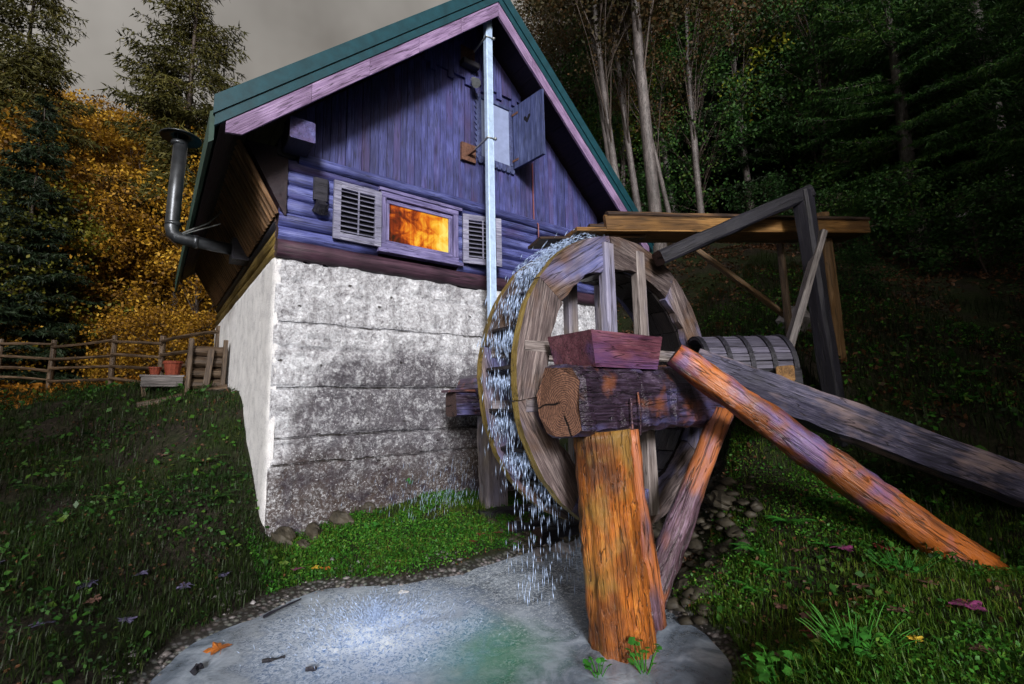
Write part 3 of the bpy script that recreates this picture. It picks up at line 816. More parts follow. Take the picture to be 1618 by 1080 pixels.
# loft hatch with grey panel, saw-tooth trim and an open door
hat = empty('loft_hatch', (3.07, 0, 5.9)); hat.parent = house
hat.matrix_parent_inverse = WM[house.name].inverted()
box('panel', 2.80, 3.36, -.030, -.012, 5.42, 6.40, M['curtain'], hat)
ring_frame('frame', 2.735, 3.415, 5.355, 6.445, .062, -.055, .0, M['hatch'], hat)
def saw(name, pts, y0, y1):
    n = len(pts)
    V = [(a, y0, b) for a, b in pts] + [(a, y1, b) for a, b in pts]
    Fs = [tuple(range(n)), tuple(range(2 * n - 1, n - 1, -1))] + [(i, n + i, n + (i + 1) % n, (i + 1) % n) for i in range(n)]
    mk(name, V, Fs, M['hatch'], hat)
pts = [(2.735, 5.36), (2.735, 6.44)]
for i in range(12):
    z = 6.44 - i * .09
    pts += [(2.715, z), (2.675, z - .045), (2.715, z - .09)]
saw('scalloped_trim', pts, -.05, -.024)
pts = [(3.43, 5.354), (2.72, 5.354)]
for i in range(8):
    xx = 2.72 + i * .089
    pts += [(xx, 5.32), (xx + .022, 5.285), (xx + .066, 5.285), (xx + .089, 5.32)]
saw('scalloped_trim', pts, -.065, -.024)
dm = Matrix.Translation((3.43, -.07, 5.90)) @ Matrix.Rotation(math.radians(-84), 4, 'Z')
door = mk('hatch_door', *box_vf(0, .66, -.016, .016, -.54, .54), M['hatch'], house, dm)
for i in range(5):
    V, Fs = box_vf(.004 + i * .131, .129 + i * .131, -.028, -.017, -.535, .535)
    c = np.array([.066 + i * .131, 0, 0])
    mk('door_board', np.array(V) - c, Fs, M['hatch'], door, dm @ Matrix.Translation(c))
for z in (-.40, .40):
    mk('hinge', *box_vf(-.03, .12, -.036, -.028, z - .018, z + .018), M['rust'], door, dm)
heart = [(.33, .10), (.36, .155), (.40, .15), (.405, .11), (.33, .02), (.255, .11), (.26, .15), (.30, .155)]
mk('heart_hole', [(a, -.0295, b + .1) for a, b in heart] + [(a, -.0285, b + .1) for a, b in heart], [tuple(range(8)), tuple(range(15, 7, -1))] + [(i, 8 + i, 8 + (i + 1) % 8, (i + 1) % 8) for i in range(8)], M['black'], door, dm)

# roof
YF, YB = -.62, 6.75
def slope_box(name, side, x_out, x_in, dz0, dz1, y0, y1, mat, parent=house):
    """prism following one roof slope; dz measured above the soffit plane"""
    V = []
    for xx in (x_out, x_in):
        X = AX + side * (AX - xx) if side > 0 else xx
        for yy in (y0, y1):
            for dz in (dz0, dz1):
                V.append((X, yy, soff(xx) + dz))
    V = np.array(V); c = V.mean(0)
    Fs = [(0, 1, 3, 2), (4, 6, 7, 5), (0, 4, 5, 1), (2, 3, 7, 6), (0, 2, 6, 4), (1, 5, 7, 3)]
    return mk(name, V - c, Fs, mat, parent, Matrix.Translation(c))
XE = -.70
for side in (-1, 1):
    rp = slope_box('roof_sheet', side, XE - .03, AX + (.0 if side < 0 else 0), .10, .20, YF - .03, YB + .03, M['teal'])
    # seams of the metal sheet
    for i in range(14):
        y0 = YF + .3 + i * .5
        slope_box('seam', side, XE - .02, AX - .02, .201, .235, y0, y0 + .03, M['teal'], rp)
    slope_box('verge_trim', side, XE - .05, AX, .105, .30, YF - .075, YF - .032, M['teal'])
    slope_box('verge_trim', side, XE - .035, AX, -.02, .100, YF - .058, YF - .012, M['teal'])
    # barge boards in lengths butted end to end
    n = 5
    for i in range(n):
        a = -.50 + (AX + .50) * i / n; b = -.50 + (AX + .50) * (i + 1) / n
        dzz = random.uniform(-.006, .006)
        zt, zl = -.022 + dzz, -.245 + dzz
        prof = [(a, zl), (b - .004, zl), (b - .004, zt), (a, zt)]
        if i == 0:
            prof = [(a, zl), (b - .004, zl), (b - .004, zt), (a - .14, zt), (a - .14, -.14)]     # cut-back tail
        n_ = len(prof)
        ang = math.atan(SL) * (1 if side < 0 else -1)
        V = []
        for yy in (YF - .045, YF - .010):
            for xx, dz in prof:
                V.append((xx if side < 0 else 2 * AX - xx, yy, soff(xx) + dz))
        V = np.array(V); c = V.mean(0)
        mt = Matrix.Translation(c) @ Matrix.Rotation(-ang, 4, 'Y')
        Vl = [tuple(Matrix.Rotation(ang, 4, 'Y') @ Vector(q)) for q in (V - c)]
        mk('barge_board', Vl, [tuple(range(n_)), tuple(range(2 * n_ - 1, n_ - 1, -1))] + [(j, n_ + j, n_ + (j + 1) % n_, (j + 1) % n_) for j in range(n_)], M['barge'], house, mt)
    # soffit boards running back along the house
    s = XE + .02
    while s < AX - .05:
        e = min(s + .16, AX - .01)
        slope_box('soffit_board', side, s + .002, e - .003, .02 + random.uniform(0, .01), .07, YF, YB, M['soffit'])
        s = e
    slope_box('eave_trim', side, XE - .075, XE - .032, -.16, .16, YF - .03, YB + .03, M['green_trim'])
# purlin ends
for (px_, pz) in ((.10, 4.66), (HW - .10, 4.66)):
    stick('purlin', (px_, -.50, pz), (px_, 0.0, pz), rect(.27, .25, .015), M['dark_wood'], house, 3, .004, cap=M['log'])
stick('wall_plate', (.02, -.10, 4.60), (.02, 6.2, 4.60), rect(.20, .20, .02), M['dark_wood'], house, 6, .004)
# slatted eave boarding between the side wall and the eave
ns = 46
for i in range(ns):
    yy = -.06 + i * (6.2 / ns)
    stick('eave_slat', (-.045, yy, 3.80), (-.46, yy, 4.55), rect(.062, .050, .012), M['slat'], house, 1)
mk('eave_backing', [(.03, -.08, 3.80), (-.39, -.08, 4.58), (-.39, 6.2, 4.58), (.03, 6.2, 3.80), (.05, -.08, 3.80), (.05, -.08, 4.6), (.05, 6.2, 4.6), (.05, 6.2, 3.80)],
   [(0, 1, 2, 3), (4, 7, 6, 5), (0, 4, 5, 1), (2, 6, 7, 3), (0, 3, 7, 4), (1, 5, 6, 2)], M['soffit'], house)

# stove pipe on the side wall
SY, SX = 2.0, -.97
pp = tube('stove_pipe', [(.02, SY, 3.90), (-.80, SY, 3.95), (-.90, SY, 3.965), (-.955, SY, 4.01), (SX, SY, 4.09), (SX + .01, SY, 4.6), (SX + .03, SY, 5.36)], .085, M['pipe'], house, 14)
for zz in (4.12, 5.30):
    tube('pipe_collar', [(SX + .01, SY, zz), (SX + .01, SY, zz + .05)], .095, M['pipe'], pp, 14)
tube('pipe_collar', [(-.72, SY, 3.945), (-.66, SY, 3.942)], .095, M['pipe'], pp, 14)
V = []; Fs = []
for r_, z in ((.0, .10), (.10, .07), (.25, .0), (.25, -.015), (.09, .03)):
    for j in range(20):
        V.append((math.cos(j * math.pi / 10) * r_, math.sin(j * math.pi / 10) * r_, z))
for q in range(4):
    for j in range(20):
        Fs.append((q * 20 + j, q * 20 + (j + 1) % 20, q * 20 + 20 + (j + 1) % 20, q * 20 + 20 + j))
mk('rain_cap', V, Fs, M['pipe'], pp, Matrix.Translation((SX + .03, SY, 5.42)), smooth=True)
for j in range(3):
    a = j * 2.1
    tube('cap_stay', [(SX + .03 + .07 * math.cos(a), SY + .07 * math.sin(a), 5.33), (SX + .03 + .12 * math.cos(a), SY + .12 * math.sin(a), 5.47)], .006, M['pipe'], pp, 5)
box('pipe_box', -.26, .0, SY - .17, SY + .17, 3.74, 4.05, M['dark_wood'], house, .02)
tube('stay_rod', [(-.85, SY - .05, 4.02), (-.55, SY - .12, 4.22), (-.42, SY - .15, 4.40)], .012, M['steel'], house, 6)
tube('stay_rod', [(-.85, SY - .05, 4.0), (-.45, SY - .5, 4.10)], .010, M['steel'], house, 6)

# conduits and a small lamp on the gable
tube('conduit', [(3.02, -.09, 7.38), (4.18, -.09, 6.28)], .013, M['orange_cable'], house, 6)
tube('conduit', [(3.82, -.05, 5.60), (3.82, -.05, 4.62), (3.83, -.15, 4.5), (3.83, -.14, 4.15)], .013, M['red_cable'], house, 6)
lamp = stick('flood_lamp', (2.60, -.13, 6.56), (2.57, -.26, 6.42), rnd(.045, 10), M['steel'], house, 2, taper=1.6)
tube('lamp_bracket', [(2.62, -.05, 6.60), (2.60, -.14, 6.57)], .016, M['steel'], lamp, 6)
box('junction_box', 3.02, 3.14, -.12, -.064, 7.30, 7.38, M['flume'], house)

# ------------------------------------------------------------------ metal mast on brackets
PX, PY = 2.62, -.50
mast = empty('metal_mast', (PX, PY, gz(PX, PY)), 'tall pale blue square metal mast bracketed to the gable', 'mast')
def sqtube(name, x0, x1, y0, y1, z0, z1, mat, parent):
    V, Fs = box_vf(x0, x1, y0, y1, z0, z1, .012)
    c = np.array([(x0 + x1) / 2, (y0 + y1) / 2, 0])
    return mk(name, np.array(V) - c, Fs, mat, parent, Matrix.Translation(c))
sqtube('tube', PX - .048, PX + .048, PY - .048, PY + .048, .15, 9.2, M['pole'], mast)
sqtube('flange', PX + .0485, PX + .066, PY - .040, PY + .020, .2, 9.2, M['pole'], mast)
for zz in (5.38, 6.98):
    bp = box('bracket_plate', PX - .20, PX + .05, -.075, -.060 if zz > 6 else -.030, zz - .14, zz + .14, M['rust'], mast)
    stick('bracket_arm', (PX - .09, -.06, zz - .04), (PX - .045, PY + .30, zz + .0), rect(.045, .05, .006), M['rust'], bp, 2)
    stick('bracket_arm', (PX - .046, PY + .30, zz + .0), (PX - .052, PY - .04, zz + .02), rect(.022, .03, .004), M['steel'], bp, 2)
    tube('clamp_bolt', [(PX - .07, PY - .052, zz + .02), (PX + .075, PY - .052, zz + .035)], .011, M['steel'], mast, 6)
    tube('bolt_nut', [(PX + .055, PY - .057, zz + .03), (PX + .085, PY - .057, zz + .037)], .024, M['steel'], mast, 6)
    if zz > 6:
        stick('support_block', (PX - .22, -.13, zz - .19), (PX + .06, -.13, zz - .19), rect(.13, .09, .01), M['dark_wood'], mast, 2)

# ------------------------------------------------------------------ water wheel
XC, ZC, RO, RI, Y0, Y1 = 2.35, 1.80, 1.30, 1.00, -3.0, -2.55
wheel = empty('water_wheel', (XC, (Y0 + Y1) / 2, ZC - RO), 'large weathered wooden overshot water wheel beside the mill wall', 'water wheel')
def felloe_mesh(a0, a1, ro, ri, th, seed):
    g = np.random.default_rng(seed)
    n = 9; V = []; Fs = []; mi = []
    for i in range(n):
        a = a0 + (a1 - a0) * i / (n - 1)
        jo, ji = g.normal() * .004, g.normal() * .009
        for r_, yy in ((ro + jo, -th / 2), (ro + jo, th / 2), (ri + ji, th / 2), (ri + ji, -th / 2)):
            V.append((math.sin(a) * r_, yy, math.cos(a) * r_))
    for i in range(n - 1):
        for j in range(4):
            Fs.append((4 * i + j, 4 * i + (j + 1) % 4, 4 * i + 4 + (j + 1) % 4, 4 * i + 4 + j)); mi.append(1 if j == 0 else 0)
    Fs += [(3, 2, 1, 0), tuple(4 * (n - 1) + j for j in range(4))]; mi += [0, 0]
    return mesh_data('felloe', V, Fs, [M['rim'], M['rim_edge']], mi)
NF = 8
fel = [felloe_mesh(-math.pi / NF + .003, math.pi / NF - .003, RO, RI, .07, 60 + i) for i in range(4)]
for yy in (Y0, Y1):
    for i in range(NF):
        mt = Matrix.Translation((XC, yy + random.uniform(-.006, .006), ZC)) @ Matrix.Rotation(2 * math.pi * i / NF + (.25 if yy == Y0 else .6), 4, 'Y')
        link(bpy.data.objects.new('felloe', fel[i % 4]), mt, wheel)
NP = 24
pd = mesh_data('paddle', *box_vf(-.014, .014, -.185, .185, RI + .0, RO - .03), M['paddle'])
sl_ = mesh_data('sole_board', *box_vf(-.122, .122, -.186, .186, RI - .022, RI + .006), M['paddle'])
for i in range(NP):
    mt = Matrix.Translation((XC, (Y0 + Y1) / 2, ZC)) @ Matrix.Rotation(2 * math.pi * i / NP, 4, 'Y')
    tilt = Matrix.Translation((0, 0, RI)) @ Matrix.Rotation(.28, 4, 'Y') @ Matrix.Translation((0, 0, -RI))
    link(bpy.data.objects.new('paddle', pd), mt @ tilt, wheel)
    link(bpy.data.objects.new('sole_board', sl_), mt @ Matrix.Rotation(math.pi / NP, 4, 'Y'), wheel)
for yy, s in ((Y0 - .012, 1), (Y1 + .012, -1)):
    for d in (-.225, .225):
        e = math.sqrt((RO - .07) ** 2 - d * d)
        stick('wheel_arm', (XC + d, yy, ZC - e), (XC + d, yy, ZC + e), rect(.125, .095, .012), M['arm'], wheel, 8, .002, up=(0, 1, 0))
        stick('wheel_arm', (XC - e, yy + s * .02, ZC + d), (XC + e, yy + s * .02, ZC + d), rect(.088, .105, .012), M['arm'], wheel, 8, .002)
stick('axle', (XC, -3.12, ZC), (XC, -.30, ZC), rnd(.185, 8), M['beam'], wheel, 6, .004, cap=M['end_dark'])
stick('gudgeon', (XC, -3.40, ZC + .06), (XC, -3.12, ZC + .06), rnd(.035, 10), M['rust'], wheel, 2)

# ------------------------------------------------------------------ bearing frame in front of the wheel
bf = empty('bearing_frame', (1.45, -3.48, 0), 'massive hewn timber beam on a thick orange post carrying the wheel axle', 'timber frame')
bsec = np.array([(-.21, -.19), (-.13, -.25), (.03, -.25), (.15, -.24), (.21, -.12), (.215, .06), (.20, .17), (.12, .245), (-.02, .25), (-.15, .23), (-.21, .13), (-.22, -.03)])
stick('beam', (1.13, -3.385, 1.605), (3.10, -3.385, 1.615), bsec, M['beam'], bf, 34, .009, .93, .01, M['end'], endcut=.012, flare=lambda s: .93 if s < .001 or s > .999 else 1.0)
psec = rnd(.20, 30, .045, 77)
stick('post', (1.54, -3.53, -.30), (1.465, -3.47, 1.40), psec, M['post'], bf, 34, .006, .95, .016, M['end_dark'], flare=lambda s: 1 + .30 * math.exp(-s * 6), smooth=True)
sp = stick('post_splinter', (1.72, -3.65, .10), (1.61, -3.60, 1.40), rnd(.055, 9, .12, 5), M['brace'], bf, 14, .006, .75, .01, smooth=True)
stick('post_splinter', (1.77, -3.55, .15), (1.67, -3.53, 1.42), rnd(.05, 9, .12, 6), M['brace'], bf, 14, .006, .7, .01, smooth=True)
stick('brace', (1.58, -3.57, .02), (2.84, -3.60, 1.48), rnd(.098, 14, .05, 8), M['brace'], bf, 20, .006, .92, .012, M['end_dark'], smooth=True)
# hanging roots / string
tube('hanging_root', [(1.62, -3.61, 1.62), (1.60, -3.625, 1.45), (1.615, -3.62, 1.30), (1.60, -3.61, 1.12)], .007, M['brace'], bf, 5)
tube('hanging_root', [(1.70, -3.61, 1.66), (1.70, -3.625, 1.50), (1.69, -3.62, 1.36)], .006, M['brace'], bf, 5)

# tray on the beam
BX0, BX1, BY0, BY1, BZ0, BZ1 = 1.33, 2.02, -3.56, -3.16, 1.835, 2.085
tray = empty('wooden_tray', ((BX0 + BX1) / 2, (BY0 + BY1) / 2, BZ0), 'maroon wooden tray with flared sides lying on the hewn beam', 'tray')
def quadboard(name, pts, th, mat, parent):
    P = [Vector(p) for p in pts]
    nrm = (P[1] - P[0]).cross(P[3] - P[0]).normalized() * th
    c = sum(P, Vector()) / 4
    V = [p - c for p in P] + [p - c + nrm for p in P]
    return mk(name, [tuple(v) for v in V], [(3, 2, 1, 0), (4, 5, 6, 7)] + [(i, (i + 1) % 4, 4 + (i + 1) % 4, 4 + i) for i in range(4)], mat, parent, Matrix.Translation(c))
fl = .055
A0 = [(BX0, BY0, BZ0), (BX1, BY0, BZ0), (BX1, BY1, BZ0), (BX0, BY1, BZ0)]
A1 = [(BX0 - fl, BY0 - fl * .4, BZ1), (BX1 + fl, BY0 - fl * .4, BZ1), (BX1 + fl, BY1 + fl * .4, BZ1), (BX0 - fl, BY1 + fl * .4, BZ1)]
for i in range(4):
    j = (i + 1) % 4
    quadboard('side_board', [A0[i], A1[i], A1[j], A0[j]], .026, M['box'], tray)
box('bottom_board', BX0 + .03, BX1 - .03, BY0 + .03, BY1 - .03, BZ0 + .002, BZ0 + .03, M['dark_wood'], tray)

# leaning log and hollow log chute
pg = (3.36, -5.05, .42)
o = stick('leaning_log', (2.10, -3.665, 1.95), pg, rnd(.098, 18, .06, 12), M['prop_log'], None, 34, .006, 1.32, .018, M['end_dark'], smooth=True)
tag(o, 'orange and violet barkless log leaning from the beam down to the grass', 'log')
def chute(p0, p1, seed=5):
    g = np.random.default_rng(seed)
    L = (Vector(p1) - Vector(p0)).length
    n = 30; V = []; Fs = []; mi = []
    prof = [(-.15, .09), (-.155, -.02), (-.12, -.11), (-.04, -.145), (.06, -.14), (.13, -.09), (.155, .0), (.15, .09), (.115, .092), (.10, .0), (.03, -.06), (-.05, -.06), (-.105, .0), (-.115, .092)]
    k = len(prof); w = np.zeros((k, 2))
    for i in range(n + 1):
        w = .6 * w + g.normal(size=(k, 2)) * .005
        for (a, b), q in zip(prof, w):
            V.append((L * i / n, a * 1.2 + q[0], b * 1.25 + q[1]))
    for i in range(n):
        for j in range(k):
            Fs.append((i * k + j, i * k + (j + 1) % k, (i + 1) * k + (j + 1) % k, (i + 1) * k + j))
            mi.append(1 if j in (7, 13) else 0)
    for b in (0, n):
        for j in range(7):
            q = [b * k + j, b * k + j + 1, b * k + (12 - j) % k if j < 6 else b * k + 8, b * k + 13 - j]
            q = [b * k + j, b * k + j + 1, b * k + 12 - j, b * k + 13 - j] if j < 6 else [b * k + 6, b * k + 7, b * k + 8]
            if len(set(q)) >= 3 and j < 6:
                Fs.append(tuple(q)); mi.append(0)
    return mk('hollow_log_chute', V, Fs, [M['chute'], M['chute_lip']], None, frame(p0, p1), mi)
o = chute((2.72, -3.42, 1.93), (4.75, -5.62, .62))
tag(o, 'grey hollowed log chute sloping down behind the orange log', 'chute')

# rear bearing between wheel and wall
rb = empty('rear_bearing', (2.45, -.62, gz(2.45, -.62)), 'dark bearing block on a grey post between wheel and concrete wall', 'bearing')
stick('cross_beam', (1.90, -.62, 1.60), (3.2, -.62, 1.60), rect(.26, .30, .03), M['beam'], rb, 8, .006, cap=M['end_dark'])
stick('post', (2.52, -.62, .05), (2.50, -.62, 1.46), rect(.30, .24, .03), M['arm'], rb, 8, .006, cap=M['end_dark'])
stick('plank_cap', (1.84, -.62, 1.765), (2.3, -.62, 1.765), rect(.28, .03, .005), M['brace'], rb, 2)
stick('foot_block', (2.15, -.80, .20), (3.05, -.95, .18), rect(.26, .22, .04), M['dark_wood'], rb, 6, .012)
for i, (xa, ya, xb, yb) in enumerate(((2.3, -1.25, 3.3, -1.35), (2.5, -1.5, 3.5, -1.6))):
    o = stick('sunken_timber', (xa, ya, .14 - i * .03), (xb, yb, .16), rect(.20, .16, .03), M['dark_wood'], None, 8, .010, cap=M['end_dark'])
    tag(o, ['black wet timber lying below the wheel beside the green bank', 'black wet timber lying deepest under the wheel at the water'][i], 'timber', 'timbers under the wheel')

# ------------------------------------------------------------------ flume over the wheel and its trestle
fa, fb = Vector((2.20, -2.84, 3.235)), Vector((5.62, -3.92, 3.60))
flume = empty('flume', tuple(fa), 'long yellow timber flume reaching over the top of the wheel', 'flume')
fd = (fb - fa).normalized(); fs = Vector((-fd.y, fd.x, 0)).normalized()
stick('bottom_board', tuple(fa - fd * .30 - Vector((0, 0, .075))), tuple(fb - Vector((0, 0, .075))), rect(.36, .04, .006), M['flume'], flume, 8, .002)
for s in (-1, 1):
    stick('side_board', tuple(fa + fs * s * .165 + Vector((0, 0, -.075 + .06))), tuple(fb + fs * s * .165 + Vector((0, 0, -.075 + .06))), rect(.035, .15, .012), M['flume'], flume, 8, .002)
    stick('top_rail', tuple(fa + fd * .02 + fs * s * .165 + Vector((0, 0, .075))), tuple(fb + fs * s * .165 + Vector((0, 0, .075))), rect(.055, .045, .01), M['flume_dark'], flume, 8, .003)
stick('spout_board', tuple(fa - fd * .62 + fs * .06 - Vector((0, 0, .125))), tuple(fa + fd * .5 + fs * .06 - Vector((0, 0, .11))), rect(.30, .025, .005), M['flume_dark'], flume, 3, .002)

tr = empty('flume_trestle', (4.65, -3.58, 1.8), 'blackened square post with a sloping beam holding up the flume', 'trestle')
stick('post', (4.50, -3.90, gz(4.5, -3.9) - .15), (4.20, -3.90, 3.72), rect(.19, .16, .02), M['dark_wood'], tr, 10, .004, cap=M['end_dark'])
stick('sloping_beam', (4.28, -3.93, 3.72), (2.68, -3.17, 2.93), rect(.15, .14, .02), M['dark_wood'], tr, 10, .004, cap=M['end_dark'])
stick('short_strut', (3.90, -3.75, 2.10), (4.30, -4.02, 3.28), rect(.085, .06, .008), M['grey_wood'], tr, 5, .003, cap=M['end'])
stick('long_strut', (4.25, -2.60, 3.50), (4.98, -3.46, 2.44), rect(.11, .05, .008), M['tan_post'], tr, 6, .003)
tp = empty('flume_post', (5.33, -3.63, 2.0), 'tan round post standing upright under the far end of the flume', 'post')
stick('post', (5.36, -3.66, gz(5.36, -3.66) - .15), (5.14, -3.73, 3.76), rnd(.105, 12, .05, 15), M['tan_post'], tp, 10, .004, .85, cap=M['end'])
stick('cross_piece', (4.75, -3.72, 3.44), (5.3, -3.86, 3.58), rect(.10, .06, .008), M['tan_post'], tp, 3, .002)
stick('thin_post', (5.50, -3.55, gz(5.5, -3.55) - .1), (5.30, -3.62, 3.70), rect(.06, .05, .008), M['grey_wood'], tp, 5, .003)
tp2 = stick('back_post', (4.85, -3.40, gz(4.85, -3.40) - .1), (4.75, -3.42, 3.40), rect(.07, .07, .012), M['fence'], None, 6, .003)
tag(tp2, 'thin brown post standing behind the blackened trestle post', 'post')

# arched slatted cover on the bank
arch = empty('arched_cover', (3.62, -3.52, 1.80), 'small barrel shaped slatted wooden cover on the bank behind the chute', 'cover', rz=0)
ca, cb = Vector((3.22, -3.14, 1.86)), Vector((3.86, -3.66, 1.86))
cdir = (cb - ca).normalized(); csd = Vector((-cdir.y, cdir.x, 0))
RA = .34; na = 14
for i in range(na):
    a0 = math.pi * (i + .04) / na; a1 = math.pi * (i + .96) / na
    am_ = (a0 + a1) / 2
    p = csd * math.cos(am_) * RA + Vector((0, 0, math.sin(am_) * RA))
    upv = (csd * math.cos(am_) + Vector((0, 0, math.sin(am_))))
    stick('slat', tuple(ca + p), tuple(cb + p), rect(RA * math.pi / na * .95, .022, .004), M['shingle'], arch, 3, .002, up=tuple(upv))
for t_s in (.02, .26, .5, .74, .97):
    c = ca.lerp(cb, t_s)
    V = []; Fs = []
    nn = 14
    for i in range(nn + 1):
        a = math.pi * i / nn
        for rr, dd in ((RA + .012, -.022), (RA + .012, .022), (RA + .026, .022), (RA + .026, -.022)):
            V.append(tuple(csd * math.cos(a) * rr + Vector((0, 0, math.sin(a) * rr)) + cdir * dd))
    for i in range(nn):
        for j in range(4):
            Fs.append((4 * i + j, 4 * i + (j + 1) % 4, 4 * i + 4 + (j + 1) % 4, 4 * i + 4 + j))
    Fs += [(0, 1, 2, 3), (4 * nn + 3, 4 * nn + 2, 4 * nn + 1, 4 * nn)]
    mk('band', V, Fs, M['dark_wood'], arch, Matrix.Translation(c))
nn = 14
V = [tuple(csd * math.cos(math.pi * i / nn) * (RA - .02) + Vector((0, 0, math.sin(math.pi * i / nn) * (RA - .02)))) for i in range(nn + 1)]
V2 = [tuple(Vector(v) - cdir * .025) for v in V]
mk('end_wall', V + V2, [tuple(range(nn + 1)), tuple(range(2 * nn + 1, nn, -1))] + [(i, nn + 1 + i, nn + 2 + i, i + 1) for i in range(nn)] + [(nn, 2 * nn + 1, nn + 1, 0)], M['flume_dark'], arch, Matrix.Translation(cb - cdir * .01))
stick('side_beam', tuple(ca - csd * .34 - Vector((0, 0, .08))), tuple(cb - csd * .34 - Vector((0, 0, .08))), rect(.08, .16, .01), M['dark_wood'], arch, 3, .003)
stick('side_beam', tuple(ca + csd * .34 - Vector((0, 0, .08))), tuple(cb + csd * .34 - Vector((0, 0, .08))), rect(.08, .16, .01), M['dark_wood'], arch, 3, .003)
stick('end_block', tuple(cb - csd * .52 - cdir * .22 - Vector((0, 0, .05))), tuple(cb - csd * .30 - cdir * .12 - Vector((0, 0, .05))), rect(.14, .14, .012), M['flume'], arch, 2, .002, cap=M['flume'])

# ------------------------------------------------------------------ fence, log stack, bench, pots on the left terrace
FP = [Vector((-4.23, 11.89, 0)), Vector((-1.8, 8.26, 0)), Vector((-.06, 5.27, 0))]
fence = empty('rail_fence', (-1.8, 8.26, gz(-1.8, 8.26)), 'brown four rail wooden fence along the terrace below golden trees', 'fence')
ext0 = FP[0] + (FP[0] - FP[1]) * .6
posts = [ext0, FP[0], FP[0].lerp(FP[1], .5), FP[1], FP[1].lerp(FP[2], .5), FP[2]]
for p in posts:
    z = gz(p.x, p.y)
    stick('post', (p.x, p.y, z - .2), (p.x + .02, p.y, z + 1.25), rnd(.065, 9, .05, 4), M['fence'], fence, 4, .003, .9)
for a, b in zip(posts[:-1], posts[1:]):
    za, zb2 = gz(a.x, a.y), gz(b.x, b.y)
    for h in (.25, .52, .80, 1.10):
        stick('rail', (a.x, a.y - .07, za + h + random.uniform(-.04, .04)), (b.x, b.y - .07, zb2 + h + random.uniform(-.04, .04)), rnd(.038, 8, .06, 9), M['fence'], fence, 5, .004, .9, .012)

lz = gz(-.30, 3.6)
ls = empty('log_rack', (-.30, 3.7, lz), 'dark rack of short stacked logs against the white side wall', 'log rack')
for i in range(4):
    for j in range(2):
        zc = lz + .12 + i * .185
        yy = 3.55 + j * .42
        stick('log', (-.62 + .04 * (i % 2), yy, zc), (-.06, yy + random.uniform(-.03, .03), zc), rnd(.088, 9, .05, i * 2 + j), M['fence'], ls, 3, .004, cap=M['end_dark'])
for xx in (-.60, -.12):
    stick('upright', (xx, 3.42, lz - .1), (xx + .02, 3.42, lz + .86), rect(.07, .07, .01), M['fence'], ls, 3, .003)
stick('diagonal', (-.36, 3.38, lz - .05), (-.30, 3.40, lz + .70), rect(.09, .04, .008), M['fence'], ls, 3, .003)
bl = gz(-.7, 3.45)
stick('base_log', (-1.20, 3.50, gz(-1.2, 3.5) + .05), (-.05, 3.30, lz + .04), rnd(.075, 10, .05, 8), M['fence'], ls, 6, .005, cap=M['end'])
bz = gz(-.95, 4.2)
bn = empty('plank_bench', (-.95, 4.25, bz), 'low grey plank bench beside the log rack', 'bench')
for i in range(4):
    stick('plank', (-1.22, 4.05 + i * .12, bz + .22 + i * .008), (-.62, 4.03 + i * .12, bz + .22 + i * .008), rect(.11, .03, .004), M['grey_wood'], bn, 2, .002)
stick('front_board', (-1.20, 4.0, bz + .12), (-.64, 3.98, bz + .12), rect(.03, .16, .004), M['grey_wood'], bn, 2, .002)
for xx in (-1.15, -.70):
    stick('leg', (xx, 4.2, bz - .12), (xx, 4.2, bz + .20), rect(.08, .30, .01), M['fence'], bn, 2)
def pot(name, x, y, z, r, h, label):
    V = []; Fs = []
    prof = [(0, 0), (r * .72, 0), (r * .95, h * .82), (r * 1.06, h * .83), (r * 1.06, h), (r * .9, h), (r * .85, h * .8), (0, h * .8)]
    k = 14
    for rr, zz in prof:
        for j in range(k):
            V.append((rr * math.cos(2 * math.pi * j / k), rr * math.sin(2 * math.pi * j / k), zz))
    for q in range(len(prof) - 1):
        for j in range(k):
            Fs.append((q * k + j, q * k + (j + 1) % k, q * k + k + (j + 1) % k, q * k + k + j))
    tag(mk(name, V, Fs, M['clay'], None, Matrix.Translation((x, y, z)), smooth=False), label, 'flower pot', 'pots on the bench')
pot('flower_pot', -.78, 4.28, bz + .25, .14, .24, 'tall red clay pot on the plank bench next to the log rack')
pot('flower_pot', -1.02, 4.26, bz + .25, .09, .13, 'small red clay pot on the free end of the plank bench')

# ------------------------------------------------------------------ vegetation builders
def unit(a):
    return a / np.maximum(np.linalg.norm(a, axis=1, keepdims=True), 1e-9)

def leaf_quads(P, size, g, flat=0.0, aspect=0.6):
    """one folded diamond leaf per point"""
    n = len(P)
    nrm = g.normal(size=(n, 3)); nrm[:, 2] += flat
    nrm = unit(nrm)
    d = unit(np.cross(nrm, g.normal(size=(n, 3))))
    s = np.cross(nrm, d)
    L = (size * g.uniform(.6, 1.3, n))[:, None]
    V = np.stack([P, P + d * L * .5 + s * L * aspect * .5 + nrm * L * .10, P + d * L, P + d * L * .5 - s * L * aspect * .5 + nrm * L * .10], 1).reshape(-1, 3)
    return V, np.arange(4 * n).reshape(n, 4)

def needle_tris(P, D, L, w, g):
    n = len(P)
    D = unit(D)
    s = unit(np.cross(D, g.normal(size=(n, 3)))) * w
    V = np.stack([P + s, P - s, P + D * L[:, None]], 1).reshape(-1, 3)
    return V, np.arange(3 * n).reshape(n, 3)

